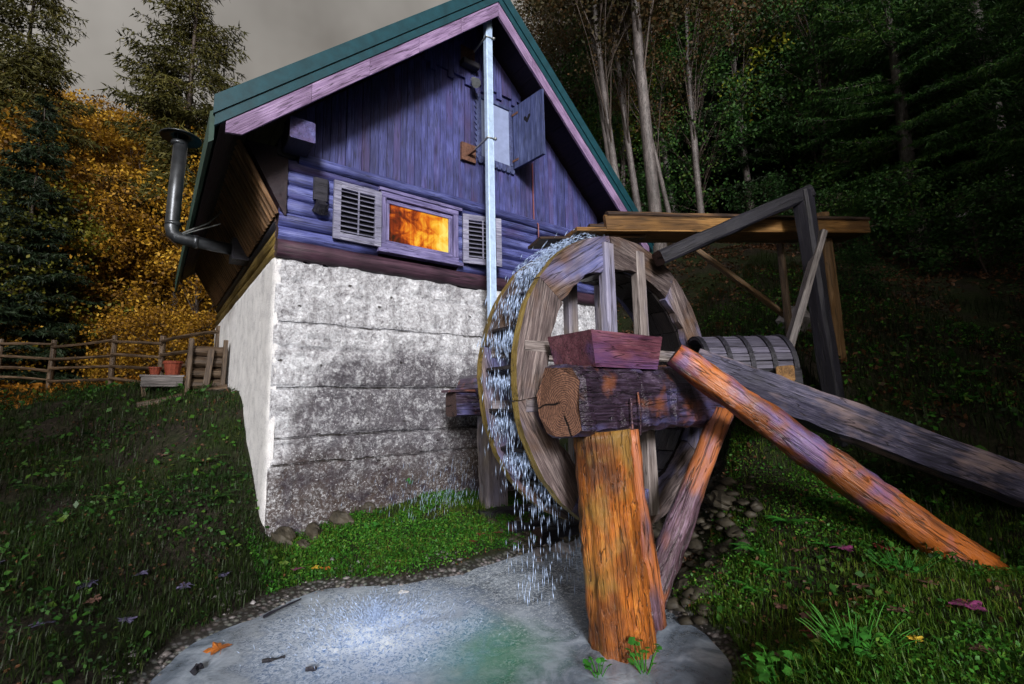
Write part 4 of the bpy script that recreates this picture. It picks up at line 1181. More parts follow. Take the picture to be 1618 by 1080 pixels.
def prism_chain(pts, radii, k=5):
    V, Fs = [], []
    for i, (p, r_) in enumerate(zip(pts, radii)):
        d = pts[min(i + 1, len(pts) - 1)] - pts[max(0, i - 1)]
        d = d / (np.linalg.norm(d) + 1e-9)
        a = np.cross(d, (0.31, 0.55, 0.78)); a /= np.linalg.norm(a) + 1e-9
        b = np.cross(d, a)
        for j in range(k):
            t = 2 * math.pi * j / k
            V.append(p + (a * math.cos(t) + b * math.sin(t)) * r_)
    for i in range(len(pts) - 1):
        for j in range(k):
            Fs.append((i * k + j, i * k + (j + 1) % k, (i + 1) * k + (j + 1) % k, (i + 1) * k + j))
    return np.array(V), np.array(Fs)

def join(chunks):
    Vs, Fq, off = [], [], 0
    for V, Fc in chunks:
        Vs.append(V); Fq.append(Fc + off); off += len(V)
    return np.concatenate(Vs), np.concatenate(Fq)

def spruce(h, rad, nb, seed, z0, mat, bark, needle=.16, tr=None, dens=1.0):
    g = np.random.default_rng(seed)
    root = empty('spruce_tree', (0, 0, 0))
    tr = tr or h * .013
    n = 14
    pts = [np.array([g.normal() * .02 * i / n, g.normal() * .02 * i / n, -.4 + (h + .4) * i / n]) for i in range(n + 1)]
    V, Fc = prism_chain(pts, [max(.01, tr * (1 - .97 * i / n)) * (1.25 if i == 0 else 1) for i in range(n + 1)], 10)
    mk('trunk', V, Fc, bark, root, smooth=True)
    NV = []; wood_ch = []
    for b in range(nb):
        t = (b + g.uniform()) / nb
        z = z0 + (h - z0) * t
        L = rad * (1 - t) ** .75 * g.uniform(.65, 1.1) + .12
        az = g.uniform(0, 2 * math.pi)
        o = np.array([math.cos(az), math.sin(az), 0]); sd_ = np.array([-o[1], o[0], 0])
        droop = g.uniform(.15, .42) * (1 - .55 * t)
        ss = np.linspace(0, 1, 6)
        bp = np.array([o * L * q + np.array([0, 0, z + L * (.10 * q - droop * q ** 1.4 + .10 * q ** 4)]) for q in ss])
        wood_ch.append(prism_chain(bp, np.linspace(.022, .005, 6) * (.5 + L / rad), 3))
        m = max(6, int(26 * dens * L / rad * 1.3))
        for q in np.linspace(.12, 1, m):
            base = o * L * q + np.array([0, 0, z + L * (.10 * q - droop * q ** 1.4 + .10 * q ** 4)])
            for sg in (-1, 1):
                tl = L * .36 * (1.12 - q) + .12
                kk = max(4, int(tl / needle * 5.0 * dens))
                u_ = g.uniform(0, 1, kk)[:, None]
                dirv = o * .55 + sd_ * sg * .85
                P = base + dirv * tl * u_ + np.array([0, 0, -1]) * (tl * .32 * u_ ** 1.5) + g.normal(size=(kk, 3)) * .018
                D = dirv * .7 + np.array([0, 0, -.55]) + g.normal(size=(kk, 3)) * .45
                NV.append((P, D))
    P = np.concatenate([a for a, _ in NV]); D = np.concatenate([d for _, d in NV])
    V, Fc = needle_tris(P, D, needle * g.uniform(.6, 1.4, len(P)), needle * .14, g)
    cr = mk('crown', V, Fc, mat, root)
    V, Fc = join(wood_ch)
    mk('branches', V, Fc, bark, root)
    return root

def broadleaf(name, h, trunk_r, crown_z, spread, nclump, per, leaf, seed, mat, bark, lean=(0, 0), clump_r=.7):
    g = np.random.default_rng(seed)
    root = empty(name, (0, 0, 0))
    n = 12
    bend = g.normal(size=2) * .25
    def tpt(s):
        return np.array([lean[0] * s * h + bend[0] * math.sin(s * 3), lean[1] * s * h + bend[1] * math.sin(s * 3), -.4 + (h * .96 + .4) * s])
    V, Fc = prism_chain([tpt(i / n) for i in range(n + 1)], [trunk_r * (1 - .9 * i / n) * (1.3 if i == 0 else 1) for i in range(n + 1)], 9)
    mk('trunk', V, Fc, bark, root, smooth=True)
    limbs = []; leaves = []
    for c in range(nclump):
        q = g.uniform(0, 1) ** .8
        zz = crown_z + (h - crown_z) * q
        az = g.uniform(0, 2 * math.pi)
        wr = spread * math.sin(math.pi * min(1, .18 + .80 * q)) ** .7 * g.uniform(.35, 1.0)
        st = max(.12, (zz / h) - g.uniform(.10, .28))
        p0 = tpt(st)
        tip = tpt(min(1, zz / h)) * np.array([1, 1, 0]) + np.array([math.cos(az) * wr, math.sin(az) * wr, zz])
        mid = (p0 + tip) / 2 + np.array([0, 0, .12 * wr]) + g.normal(size=3) * .12
        limbs.append(prism_chain([p0, mid, tip], [trunk_r * .20, trunk_r * .11, .008], 4))
        cn = int(per * g.uniform(.6, 1.4))
        for k_ in range(5):                                     # twig tufts inside the clump
            tc = tip + g.normal(size=3) * clump_r * np.array([.8, .8, .5]) - np.array([0, 0, .1])
            limbs.append(prism_chain([(mid + tip) / 2, tc], [.007, .003], 3))
            leaves.append(tc + g.normal(size=(cn // 5, 3)) * clump_r * np.array([.42, .42, .26]))
    V, Fc = join(limbs)
    mk('limbs', V, Fc, M['bark_dark'], root)
    V, Fc = leaf_quads(np.concatenate(leaves), leaf, g, .5)
    mk('crown', V, Fc, mat, root)
    return root

def plant_tree(proto, used, x, y, rz, sc, label, cat='tree', group=None, tilt=(0, 0)):
    z = gz(x, y)
    if proto.name not in used:
        used.add(proto.name)
        proto.matrix_basis = Matrix.Translation((x, y, z)) @ Matrix.Rotation(rz, 4, 'Z') @ Matrix.Rotation(tilt[0], 4, 'X') @ Matrix.Rotation(tilt[1], 4, 'Y') @ Matrix.Scale(sc, 4)
        o = proto
    else:
        o = copy_thing(proto, (x, y, z), rz, sc, tilt=tilt)
    if 'group' in o.keys() and not group:
        del o['group']
    return tag(o, label, cat, group)
USED = set()

sp_tall = spruce(20, 3.5, 150, 1, 6.5, M['needles_gold'], M['bark_dark'], .22, .22, .72)
sp_dark = spruce(13, 2.8, 180, 2, 1.0, M['needles'], M['bark_dark'], .20, .17, .85)
sp_feather = spruce(12, 3.4, 130, 3, 1.6, M['green'], M['bark_grey'], .15, .24, .85)
gold_a = broadleaf('golden_tree', 12, .15, 1.0, 3.0, 70, 260, .17, 4, M['gold'], M['bark_dark'])
gold_b = broadleaf('golden_tree', 9, .12, .6, 2.7, 60, 260, .16, 5, M['gold'], M['bark_dark'])
olive_a = broadleaf('olive_tree', 8, .12, .6, 2.4, 60, 240, .14, 6, M['olive'], M['bark_dark'])
green_a = broadleaf('green_tree', 12, .13, 1.5, 2.6, 70, 220, .14, 8, M['green'], M['bark_grey'])
yg_a = broadleaf('yellow_green_tree', 14, .13, 3.5, 2.6, 60, 220, .15, 9, M['yellowgreen'], M['bark_grey'])
rusty_a = broadleaf('sparse_tree', 15, .14, 4.0, 2.4, 60, 230, .13, 10, M['rusty'], M['bark_grey'], clump_r=.8)
slim_a = broadleaf('slim_tree', 15, .13, 6.0, 1.7, 30, 330, .13, 11, M['rusty'], M['bark_grey'], clump_r=.8)
bush_a = broadleaf('bush', 2.2, .03, .25, 1.3, 44, 120, .085, 12, M['green'], M['bark_dark'], clump_r=.32)
bush_g = broadleaf('bush', 2.4, .03, .2, 1.5, 44, 120, .11, 13, M['gold'], M['bark_dark'], clump_r=.36)

plant_tree(sp_tall, USED, -.5, 16.5, 0, 1.0, 'tall spruce with bare lower trunk rising behind the stove pipe')
plant_tree(sp_tall, USED, -5.6, 18.5, 2, .92, 'tall spruce at the dark end of the golden wood beyond the fence')
plant_tree(sp_dark, USED, -4.3, 14.2, 1, .72, 'young dark green spruce standing behind the rail fence')
for i, (x, y, k, s) in enumerate([(-5.7, 23, 0, 1.0), (-3.3, 18.7, 1, 1.0), (-2.2, 22.8, 0, .95), (-1.0, 28.2, 0, 1.1), (.4, 14.8, 1, .85), (-6.4, 33.6, 0, 1.2), (1.7, 27.4, 0, 1.0), (-4.0, 36.9, 0, 1.2), (-8.0, 27.3, 0, 1.1), (.2, 21.0, 1, 1.1), (-8.5, 20.5, 1, 1.0), (-1.6, 17.0, 1, .8), (-4.9, 17.2, 1, 1.0), (-2.7, 15.6, 1, .8), (-6.6, 18.2, 1, 1.05), (-.2, 24.0, 0, 1.0), (-3.4, 26.0, 0, 1.05)]):
    plant_tree((gold_a, gold_b)[k], USED, x, y, i * 1.3, s, 'golden yellow autumn tree in the wood beyond the fence', group='golden autumn trees')
for i, (x, y, s) in enumerate([(-4.0, 15.0, .8), (-6.0, 20.7, 1.2), (-5.6, 14.6, .75)]):
    plant_tree(olive_a, USED, x, y, i * 1.7, s, 'olive green leafy tree among the golden trees beyond the fence', group='olive trees')
for i, (x, y, s) in enumerate([(-1.2, 12.0, .8), (-2.9, 14.6, .9), (-4.6, 13.8, .9), (.1, 11.2, .7), (-.4, 13.6, .9), (-6.2, 15.6, 1.0), (-1.9, 13.2, .8)]):
    plant_tree(bush_g, USED, x, y, i * 2.1, s, 'low golden autumn shrub just beyond the rail fence', 'shrub', 'golden shrubs')
for i, (x, y, s) in enumerate([(8.8, 47.2, 1.3), (7.9, 52.9, .9), (5.5, 52.3, 1.0), (4.0, 45.8, .9)]):
    plant_tree(sp_dark, USED, x, y, i, s, 'distant dark spruce top showing over the green eave', group='distant spruces')
SL_LAB = 'slim pale grey trunk in the clump of trees beside the roof'
for i, (x, y, s, tl) in enumerate([(8.8, 1.9, .95, (.02, -.10)), (9.7, 2.7, 1.05, (.0, -.09)), (9.9, 2.2, .9, (.03, -.11)), (12.2, 1.7, .9, (.02, .02)), (14.5, 1.2, 1.0, (0, .04)), (13.4, 3.4, 1.0, (0, -.03))]):
    plant_tree(slim_a, USED, x, y, 0, s, SL_LAB if i < 3 else 'slim grey forest trunk deeper in the wood above the flume', group='slim trunks by the roof' if i < 3 else 'slim trunks above the flume', tilt=tl)
plant_tree(slim_a, USED, 8.9, 1.0, .6, 1.35, 'thickest pale grey trunk of the clump beside the roof', tilt=(.02, -.05))
plant_tree(slim_a, USED, 10.4, 1.5, 2.2, .62, 'thin bare stem leaning away from the roof side trunks', tilt=(-.10, .16))
for i, (x, y, s) in enumerate([(15.5, 3.0, 1.0), (21.8, 3.2, 1.2), (18.4, -0.9, 1.05), (21.8, -0.6, 1.2), (21.6, 8.3, 1.2), (28.7, 8.0, 1.3), (21.1, 11.2, 1.2), (34.5, 3.5, 1.3), (32.0, -.9, 1.3), (23.5, 16.2, 1.1), (27.5, -3.7, 1.2), (19.2, -5.9, 1.1), (24, -9, 1.2), (17.5, 6.0, 1.1), (26, 13, 1.3)]):
    plant_tree(sp_dark, USED, x, y, i * .9, s, 'dark green spruce in the dense wood above the flume', group='spruces above the flume')
plant_tree(sp_feather, USED, 14.2, -2.9, .5, .9, 'feathery green conifer standing just below the blue grey boulder', group='feathery conifers')
plant_tree(sp_feather, USED, 16.6, -4.3, 2.5, 1.15, 'feathery conifer with the thick grey trunk beside the boulder')
plant_tree(sp_feather, USED, 12.9, -6.3, 1.4, .8, 'feathery green conifer low on the slope above the chute', group='feathery conifers')
plant_tree(sp_feather, USED, 17.0, 0.9, 3.4, 1.0, 'feathery green conifer highest on the slope above the flume post', group='feathery conifers')
for i, (x, y, s) in enumerate([(21.2, 4.8, 1.1), (16.2, 2.2, .95), (17.3, 6.6, 1.0), (26.9, 3.1, 1.1), (14.6, 4.2, .9)]):
    plant_tree(yg_a, USED, x, y, i * 1.9, s, 'yellow green broadleaf tree in the wood above the flume', group='yellow green trees')
for i, (x, y, s) in enumerate([(13.6, 2.6, .75), (15.3, -.4, .75), (12.9, 5.6, .9), (19.3, 9.3, 1.0), (24, 0, 1.0), (18, 13, 1.0), (30, 5, 1.2)]):
    plant_tree(green_a, USED, x, y, i * 1.1, s, 'dark green broadleaf tree in the wood above the flume', group='green broadleaf trees')
for i, (x, y, s) in enumerate([(15.3, 10.7, 1.0), (17.9, 14.9, 1.1), (14.3, 7.6, .95)]):
    plant_tree(rusty_a, USED, x, y, i * 1.4, s, 'thin leaved rusty tree against the sky behind the roof', group='rusty trees behind the roof')
for i, (x, y, s) in enumerate([(12.7, 0.0, .8), (11.9, -1.8, .7), (11.8, -3.1, .9), (11.6, -4.4, .8), (14.6, -1.6, 1.2), (12.9, 3.9, 1.1), (9.6, -5.6, .55), (13.6, -5.2, 1.0), (8.9, -3.0, .4)]):
    plant_tree(bush_a, USED, x, y, i * 2.3, s, 'low dark green bush on the slope behind the flume posts', 'bush', 'bushes on the slope')

# unseen spruces added behind and beside the camera to shade both slopes
for i, (x, y, s, pr_) in enumerate([(-8.4, -8.2, .85, 1), (-9.8, -4.6, .9, 1), (-12.5, -9.0, 1.0, 1), (1.6, -11.4, .85, 1), (4.6, -11.0, 1.0, 1), (8.0, -11.6, 1.1, 1), (11.6, -11.6, 1.1, 1), (15.6, -13.6, 1.2, 1)]):
    plant_tree(sp_dark, USED, x, y, i * 1.1, s, 'dark spruce added out of view to shade the slopes', group='added shade spruces')

# ------------------------------------------------------------------ ground cover (uncountable)
def keep_mask(x, y, z):
    inside = (x > -.06) & (x < 5.5) & (y > -.02) & (y < 6.3)
    return (~inside) & (z > .035)

def blades(name, zones, mat, label, seed, bare=.42):
    g = np.random.default_rng(seed)
    Vs = []
    for (x0, x1, y0, y1, n, lo, hi, w) in zones:
        x = g.uniform(x0, x1, n); y = g.uniform(y0, y1, n)
        pm = vnoise(x * 1.3 + 7, y * 1.3, 17) * .6 + vnoise(x * 4, y * 4, 19) * .4
        ok = pm > bare - g.uniform(0, .22, n)
        x, y, pm = x[ok], y[ok], pm[ok]
        z = ground(x, y)
        ok = keep_mask(x, y, z)
        x, y, z, pm = x[ok], y[ok], z[ok], pm[ok]
        n2 = len(x)
        H = g.uniform(lo, hi, n2) * (.5 + pm)
        az = g.uniform(0, 2 * math.pi, n2)
        ln = g.uniform(.15, 1.0, n2) * H
        dx, dy = np.cos(az), np.sin(az)
        wx_, wy_ = -dy * w * .5, dx * w * .5
        b = np.stack([x, y, z - .01], 1)
        wv_ = np.stack([wx_, wy_, 0 * x], 1)
        mid = b + np.stack([dx * ln * .3, dy * ln * .3, H * .62], 1)
        tip = b + np.stack([dx * ln, dy * ln, H * (1 - .35 * (ln / H) ** 2)], 1)
        Vs.append(np.stack([b - wv_, b + wv_, mid + wv_ * .8, mid - wv_ * .8, tip], 1).reshape(-1, 3))
    V = np.concatenate(Vs)
    m = np.arange(len(V) // 5)[:, None] * 5
    Fc = np.concatenate([m + np.array([[0, 1, 2]]), m + np.array([[0, 2, 3]]), m + np.array([[3, 2, 4]])])
    return tag(mk(name, V, Fc, mat), label, 'grass', kind='stuff')

blades('grass', [(1.2, 4.4, -6.4, -3.3, 52000, .035, .10, .0045), (-.1, 3.1, -1.4, -.05, 9000, .03, .11, .005)], M['bank_grass'], 'short green grass covering the bank under the orange log', 21, .36)
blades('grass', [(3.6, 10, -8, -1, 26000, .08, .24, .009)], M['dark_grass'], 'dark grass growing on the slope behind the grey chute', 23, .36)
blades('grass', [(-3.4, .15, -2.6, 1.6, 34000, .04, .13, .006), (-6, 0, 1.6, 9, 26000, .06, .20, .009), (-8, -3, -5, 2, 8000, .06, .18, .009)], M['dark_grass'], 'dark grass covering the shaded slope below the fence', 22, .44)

def carpet(name, zones, mat, label, cat, seed, bare=.4, flat=1.5, zmin=.035):
    g = np.random.default_rng(seed)
    Ps, Sz = [], []
    for (x0, x1, y0, y1, n, lo, hi, size) in zones:
        x = g.uniform(x0, x1, n); y = g.uniform(y0, y1, n)
        pm = vnoise(x * 1.6 + seed, y * 1.6, seed) * .6 + vnoise(x * 5, y * 5, seed + 1) * .4
        ok = pm > bare
        x, y, pm = x[ok], y[ok], pm[ok]
        z = ground(x, y)
        ok = keep_mask(x, y, z) & (z > zmin)
        x, y, z = x[ok], y[ok], z[ok]
        Ps.append(np.stack([x, y, z + g.uniform(lo, hi, len(x))], 1)); Sz.append(np.full(len(x), size))
    P = np.concatenate(Ps); s = np.concatenate(Sz)
    V, Fc = leaf_quads(P, s, g, flat, .62)
    return tag(mk(name, V, Fc, mat), label, cat, kind='stuff')

carpet('weeds', [(1.4, 4.4, -6.2, -3.4, 2600, .02, .09, .055), (-.2, 3.0, -1.3, -.1, 900, .02, .07, .045), (4.2, 9, -7.5, -1.5, 1600, .03, .15, .09)], M['herb_dark'], 'scattered broad weed leaves standing in the grass of the bank', 'weeds', 37, .52, 1.0)
carpet('weeds', [(-3.2, .1, -2.5, 1.6, 2600, .02, .10, .060), (-6, 0, 1.6, 8, 1800, .03, .14, .085)], M['herb_dark'], 'scattered broad weed leaves standing on the dark slope', 'weeds', 38, .55, 1.0)
carpet('moss', [(-.2, 3.2, -1.5, 0.0, 34000, .0, .055, .026)], M['moss'], 'bright green moss and cress below the concrete wall', 'moss', 31, .40)
carpet('herbs', [(1.3, 4.4, -6.3, -3.3, 42000, .0, .06, .024), (4, 9, -7.5, -1.5, 9000, .02, .14, .05)], M['moss'], 'low leafy herbs among the grass of the bank under the log', 'herbs', 32, .47)
carpet('herbs', [(-3.2, .1, -2.4, 1.6, 9000, .01, .07, .034), (-6, 0, 1.6, 8, 7000, .02, .1, .06)], M['green'], 'low dark leafy herbs on the shaded slope', 'herbs', 33, .5)
carpet('leaf_litter', [(4.8, 14, -5, 4, 26000, .0, .03, .075), (1.6, 4.5, -6, -3.4, 2600, .0, .06, .030), (-.2, 3.2, -1.6, -.6, 700, .0, .04, .03), (2.2, 3.4, -3.6, -3.1, 700, .0, .02, .04)], M['litter'], 'brown fallen leaves strewn over the hillside behind the wheel', 'leaf litter', 34, .40)
carpet('leaf_litter', [(-3.2, .0, -2.6, 4, 5200, .0, .05, .034)], M['litter'], 'brown fallen leaves strewn over the dark slope', 'leaf litter', 36, .45)
carpet('leaf_litter', [(-8, .1, 6.2, 22, 30000, .0, .05, .10)], M['gold_litter'], 'golden fallen leaves carpeting the terrace along the fence', 'leaf litter', 35, .25)

# pebbles at the water's edge
def pebbles(name, n, zone, lo, hi, mat, label, seed, zr, patchy=.0):
    g = np.random.default_rng(seed)
    x = g.uniform(zone[0], zone[1], n); y = g.uniform(zone[2], zone[3], n)
    z = ground(x, y)
    ok = (z > zr[0]) & (z < zr[1]) & ~((x > -.1) & (y > -.05)) & (vnoise(x * 2.2, y * 2.2, 77) + g.normal(size=n) * .12 > patchy)
    x, y, z = x[ok], y[ok], z[ok]
    base = np.array([(1, 0, 0), (0, 1, 0), (-1, 0, 0), (0, -1, 0), (0, 0, 1), (0, 0, -1), (.7, .7, .4), (-.7, .7, .4), (-.7, -.7, .4), (.7, -.7, .4)], float)
    tri = np.array([(4, 6, 7), (4, 7, 8), (4, 8, 9), (4, 9, 6), (0, 1, 6), (6, 1, 7), (1, 2, 7), (7, 2, 8), (2, 3, 8), (8, 3, 9), (3, 0, 9), (9, 0, 6), (5, 1, 0), (5, 2, 1), (5, 3, 2), (5, 0, 3)])
    k = len(x)
    s = (lo + (hi - lo) * g.uniform(0, 1, k) ** 3)[:, None, None] * g.uniform(.6, 1.3, (k, 1, 3)) * np.array([1, 1, .6])
    V = base[None] * s * g.uniform(.8, 1.2, (k, 10, 1)) + np.stack([x, y, z], 1)[:, None, :]
    Fc = (np.arange(k)[:, None, None] * 10 + tri[None]).reshape(-1, 3)
    return tag(mk(name, V.reshape(-1, 3), Fc, mat, smooth=True), label, 'gravel', kind='stuff')
pebbles('gravel', 9000, (-1.6, 3.6, -4.4, -.6), .006, .038, M['gravel'], 'grey wet gravel along the edge of the stream', 41, (-.10, .12), .50)
pebbles('gravel', 2600, (2.1, 4.2, -3.75, -1.0), .02, .10, M['brown_stone'], 'dark broken stones on the bank below the wheel', 42, (.0, .9))

def rock(name, x, y, sx, sy, sz, mat, label, seed, lift=0.0, sub=2):
    g = np.random.default_rng(seed)
    n1, n2 = 10, 14
    V = []; Fs = []
    ph = g.uniform(0, 9, 6)
    for i in range(n1 + 1):
        a = math.pi * i / n1
        for j in range(n2):
            b = 2 * math.pi * j / n2
            d = np.array([math.sin(a) * math.cos(b), math.sin(a) * math.sin(b), math.cos(a)])
            r_ = 1 + .16 * math.sin(3 * d[0] + ph[0]) + .14 * math.sin(4 * d[1] + ph[1] + 2 * d[2]) + .10 * math.sin(6 * d[2] + ph[2] + 3 * d[0]) + .06 * math.sin(9 * d[0] + 7 * d[1] + ph[3])
            r_ = min(r_, 1.12) * (1 + .22 * g.uniform(-.5, .5) * math.sin(a))
            V.append(d * r_ * np.array([sx, sy, sz]))
    for i in range(n1):
        for j in range(n2):
            Fs.append((i * n2 + j, (i + 1) * n2 + j, (i + 1) * n2 + (j + 1) % n2, i * n2 + (j + 1) % n2))
    o = mk(name, V, Fs, mat, None, Matrix.Translation((x, y, max(gz(x, y), -.03) + sz * .2 + lift)) @ Matrix.Rotation(g.uniform(0, 6), 4, 'Z'), smooth=False)
    return tag(o, label, 'rock')
rock('stone', .77, -1.75, .055, .045, .045, M['white_stone'], 'small white stone at the edge of the splashing water', 1)
rock('boulder', 18.0, -3.0, 1.1, .8, .9, M['stone'], 'blue grey boulder under the conifer above the chute', 2)
rock('boulder', 6.3, -2.9, .28, .22, .30, M['stone'], 'pale boulder on the slope between the two flume posts', 3)
for i, (x, y, s) in enumerate([(2.35, -1.72, .12), (2.62, -1.8, .15), (2.88, -1.76, .11), (2.5, -1.95, .08), (3.0, -2.0, .13), (2.2, -1.85, .07)]):
    tag(rock('stone', x, y, s, s * .8, s * .6, M['stone'], '', 10 + i), 'wet grey stone in the row at the stream behind the post', 'rock', 'stones behind the post')
for i, (x, y, s) in enumerate([(.15, -.12, .16), (.45, -.16, .14), (.75, -.14, .15), (1.05, -.12, .11), (.3, -.35, .09)]):
    tag(rock('stone', x, y, s, s * .6, s * .8, M['brown_stone'], '', 20 + i), 'mossy brown stone at the foot of the concrete wall', 'rock', 'stones at the wall foot')
for i, (x, y, s) in enumerate([(2.45, -3.42, .12), (2.72, -3.50, .13), (2.62, -3.25, .10), (3.2, -3.35, .16), (3.05, -3.1, .12)]):
    tag(rock('stone', x, y, s, s * .8, s * .55, M['brown_stone'], '', 30 + i, -.03), 'dark stone of the bank beneath the chute and the wheel', 'rock', 'stones beneath the chute')

# ------------------------------------------------------------------ single plants
def fern(seed, n=9, L=.22):
    g = np.random.default_rng(seed)
    root = empty('fern', (0, 0, 0))
    for i in range(n):
        az = i * 2 * math.pi / n + g.uniform(-.3, .3)
        o = np.array([math.cos(az), math.sin(az), 0]); sd_ = np.array([-o[1], o[0], 0])
        l = L * g.uniform(.7, 1.2); rise = g.uniform(.5, .9)
        V, Fs = [], []
        m = 24
        for j in range(m):
            s = (j + 1) / m
            c = o * l * s + np.array([0, 0, l * (rise * s - .75 * rise * s * s)])
            w = l * .20 * math.sin(math.pi * min(1, .12 + s * .88)) + .008
            for sg in (-1, 1):
                b = len(V)
                t = c + sd_ * sg * w + o * w * .35 - np.array([0, 0, w * .25])
                V += [c - o * .003, c + o * .006, t]
                Fs.append((b, b + 1, b + 2))
        mk('frond', np.array(V), np.array(Fs), M['herb'], root)
    return root
fp = fern(3)
for i, (x, y, s) in enumerate([(2.75, -3.85, 1.0), (3.0, -4.0, 1.1), (2.6, -4.05, .8), (3.3, -4.15, .9), (2.9, -4.3, .7), (2.45, -3.95, .7), (5.6, -4.6, 1.2), (4.7, -4.4, 1.0), (6.6, -4.5, 1.3), (3.6, -4.3, .8)]):
    plant_tree(fp, USED, x, y, i * 1.1, s, 'small fresh green fern growing on the bank behind the orange log', 'fern', 'ferns on the bank')
fd2 = fern(5, 8, .22)
for ch in fd2.children:
    ch.data.materials[0] = M['green']
for i, (x, y, s) in enumerate([(-.45, .3, 1.1), (-.3, .7, 1.0), (-.5, 1.1, 1.2), (-.8, .2, .9), (-1.3, .9, 1.1), (-1.9, 1.6, 1.2)]):
    plant_tree(fd2, USED, x, y, i * 1.3, s, 'dark green fern on the slope beside the white side wall', 'fern', 'ferns beside the side wall')

def leafy(seed, n, spread, h, lr, mat, name='leafy_plant'):
    g = np.random.default_rng(seed)
    root = empty(name, (0, 0, 0))
    for i in range(n):
        az = g.uniform(0, 6.28); rr = spread * math.sqrt(g.uniform(0, 1)); hh = h * g.uniform(.45, 1.1)
        tip = Vector((math.cos(az) * rr, math.sin(az) * rr, hh))
        r_ = lr * g.uniform(.65, 1.25)
        k = 12
        nrm = Vector((g.normal() * .35, g.normal() * .35, 1)).normalized()
        a = nrm.orthogonal().normalized(); b = nrm.cross(a)
        rot = g.uniform(0, 6.28)
        V = [(0, 0, 0)]
        for j in range(k):
            t = 2 * math.pi * j / k
            q = r_ * (1 + .16 * math.cos(5 * t) - .25 * math.exp(-((t - math.pi) / .35) ** 2))
            p = a * math.cos(t + rot) * q + b * math.sin(t + rot) * q - nrm * (q * .18 * (.5 + .5 * math.cos(2 * t)))
            V.append(tuple(p))
        Fs = [(0, 1 + j, 1 + (j + 1) % k) for j in range(k)]
        lf = mk('leaf', V, Fs, mat, root, Matrix.Translation(tip))
        st = prism_chain([np.array((0, 0, -.005)) - np.array(tip) + np.array((tip.x * .3, tip.y * .3, -.0)), np.array((-tip.x * .3, -tip.y * .3, -hh * .35)), np.zeros(3)], [.0035, .003, .002], 4)
        mk('stem', st[0], st[1], mat, lf, Matrix.Translation(tip))
    return root
p1 = leafy(1, 16, .10, .14, .022, M['herb'])
plant_tree(p1, USED, 1.37, -3.80, 0, 1.0, 'bright green clover like plant at the foot of the orange post', 'plant')
p1.location.z = .0
p2 = leafy(2, 12, .09, .08, .022, M['herb'])
plant_tree(p2, USED, 1.13, -3.66, 0, 1.0, 'small round leaved plant in the water left of the orange post foot', 'plant')
p2.location.z = .0
p2['label'] = 'small round leaved plant in the water beside the orange post foot'
p3 = leafy(4, 42, .17, .11, .026, M['herb'])
plant_tree(p3, USED, 1.52, -4.52, 0, 1.0, 'large leaved bright green plant at the water edge beyond the post', 'plant')
plant_tree(p3, USED, 1.78, -4.78, 2.0, .8, 'spreading bright green plant in the grass next to the maroon leaf', 'plant')
plant_tree(p3, USED, 2.75, -4.75, 1.0, .6, 'bright green broad leaved plant below the foot of the orange log', 'plant')
p4 = leafy(6, 22, .16, .10, .024, M['herb'])
plant_tree(p4, USED, .95, -.55, 0, 1.0, 'clump of bright cress in the middle of the mossy bank', 'plant')
p5 = leafy(7, 7, .05, .05, .022, M['herb'])
p5.name = 'wall_plant'
p5.matrix_basis = Matrix.Translation((1.63, -.06, .62))
tag(p5, 'tiny green plant sprouting from the concrete wall', 'plant')
USED.add(p5.name)

def tuft(x, y, n, L, seed, label):
    g = np.random.default_rng(seed)
    V, Fs = [], []
    for i in range(n):
        az = g.uniform(0, 6.28); l = L * g.uniform(.6, 1.2); out = g.uniform(.3, .95)
        o = np.array([math.cos(az), math.sin(az), 0]); sd_ = np.array([-o[1], o[0], 0]) * .003
        b = len(V)
        for s in np.linspace(0, 1, 6):
            c = o * l * out * s + np.array([0, 0, l * (1.1 * s - .75 * out * s * s)])
            V += [c - sd_ * (1.05 - s), c + sd_ * (1.05 - s)]
        for j in range(5):
            Fs.append((b + 2 * j, b + 2 * j + 1, b + 2 * j + 3, b + 2 * j + 2))
    tag(mk('grass_tuft', np.array(V), np.array(Fs), M['grass'], None, Matrix.Translation((x, y, max(gz(x, y), 0) - .01))), label, 'grass tuft', 'grass tufts')
for i, (x, y, n, L) in enumerate([(1.62, -4.28, 30, .13), (1.80, -4.17, 30, .13), (2.12, -3.98, 34, .14), (1.95, -4.10, 26, .12), (2.3, -3.85, 24, .13)]):
    tuft(x, y, n, L, 60 + i, 'long grass tuft arching over the right edge of the stream'.replace('right edge of the stream', 'stream edge behind the orange post'))
tuft(3.28, -5.10, 14, .24, 70, 'tall yellowish grass tuft against the foot of the orange log')
tuft(3.9, -5.0, 22, .18, 71, 'grass tuft between the orange log and the grey chute')

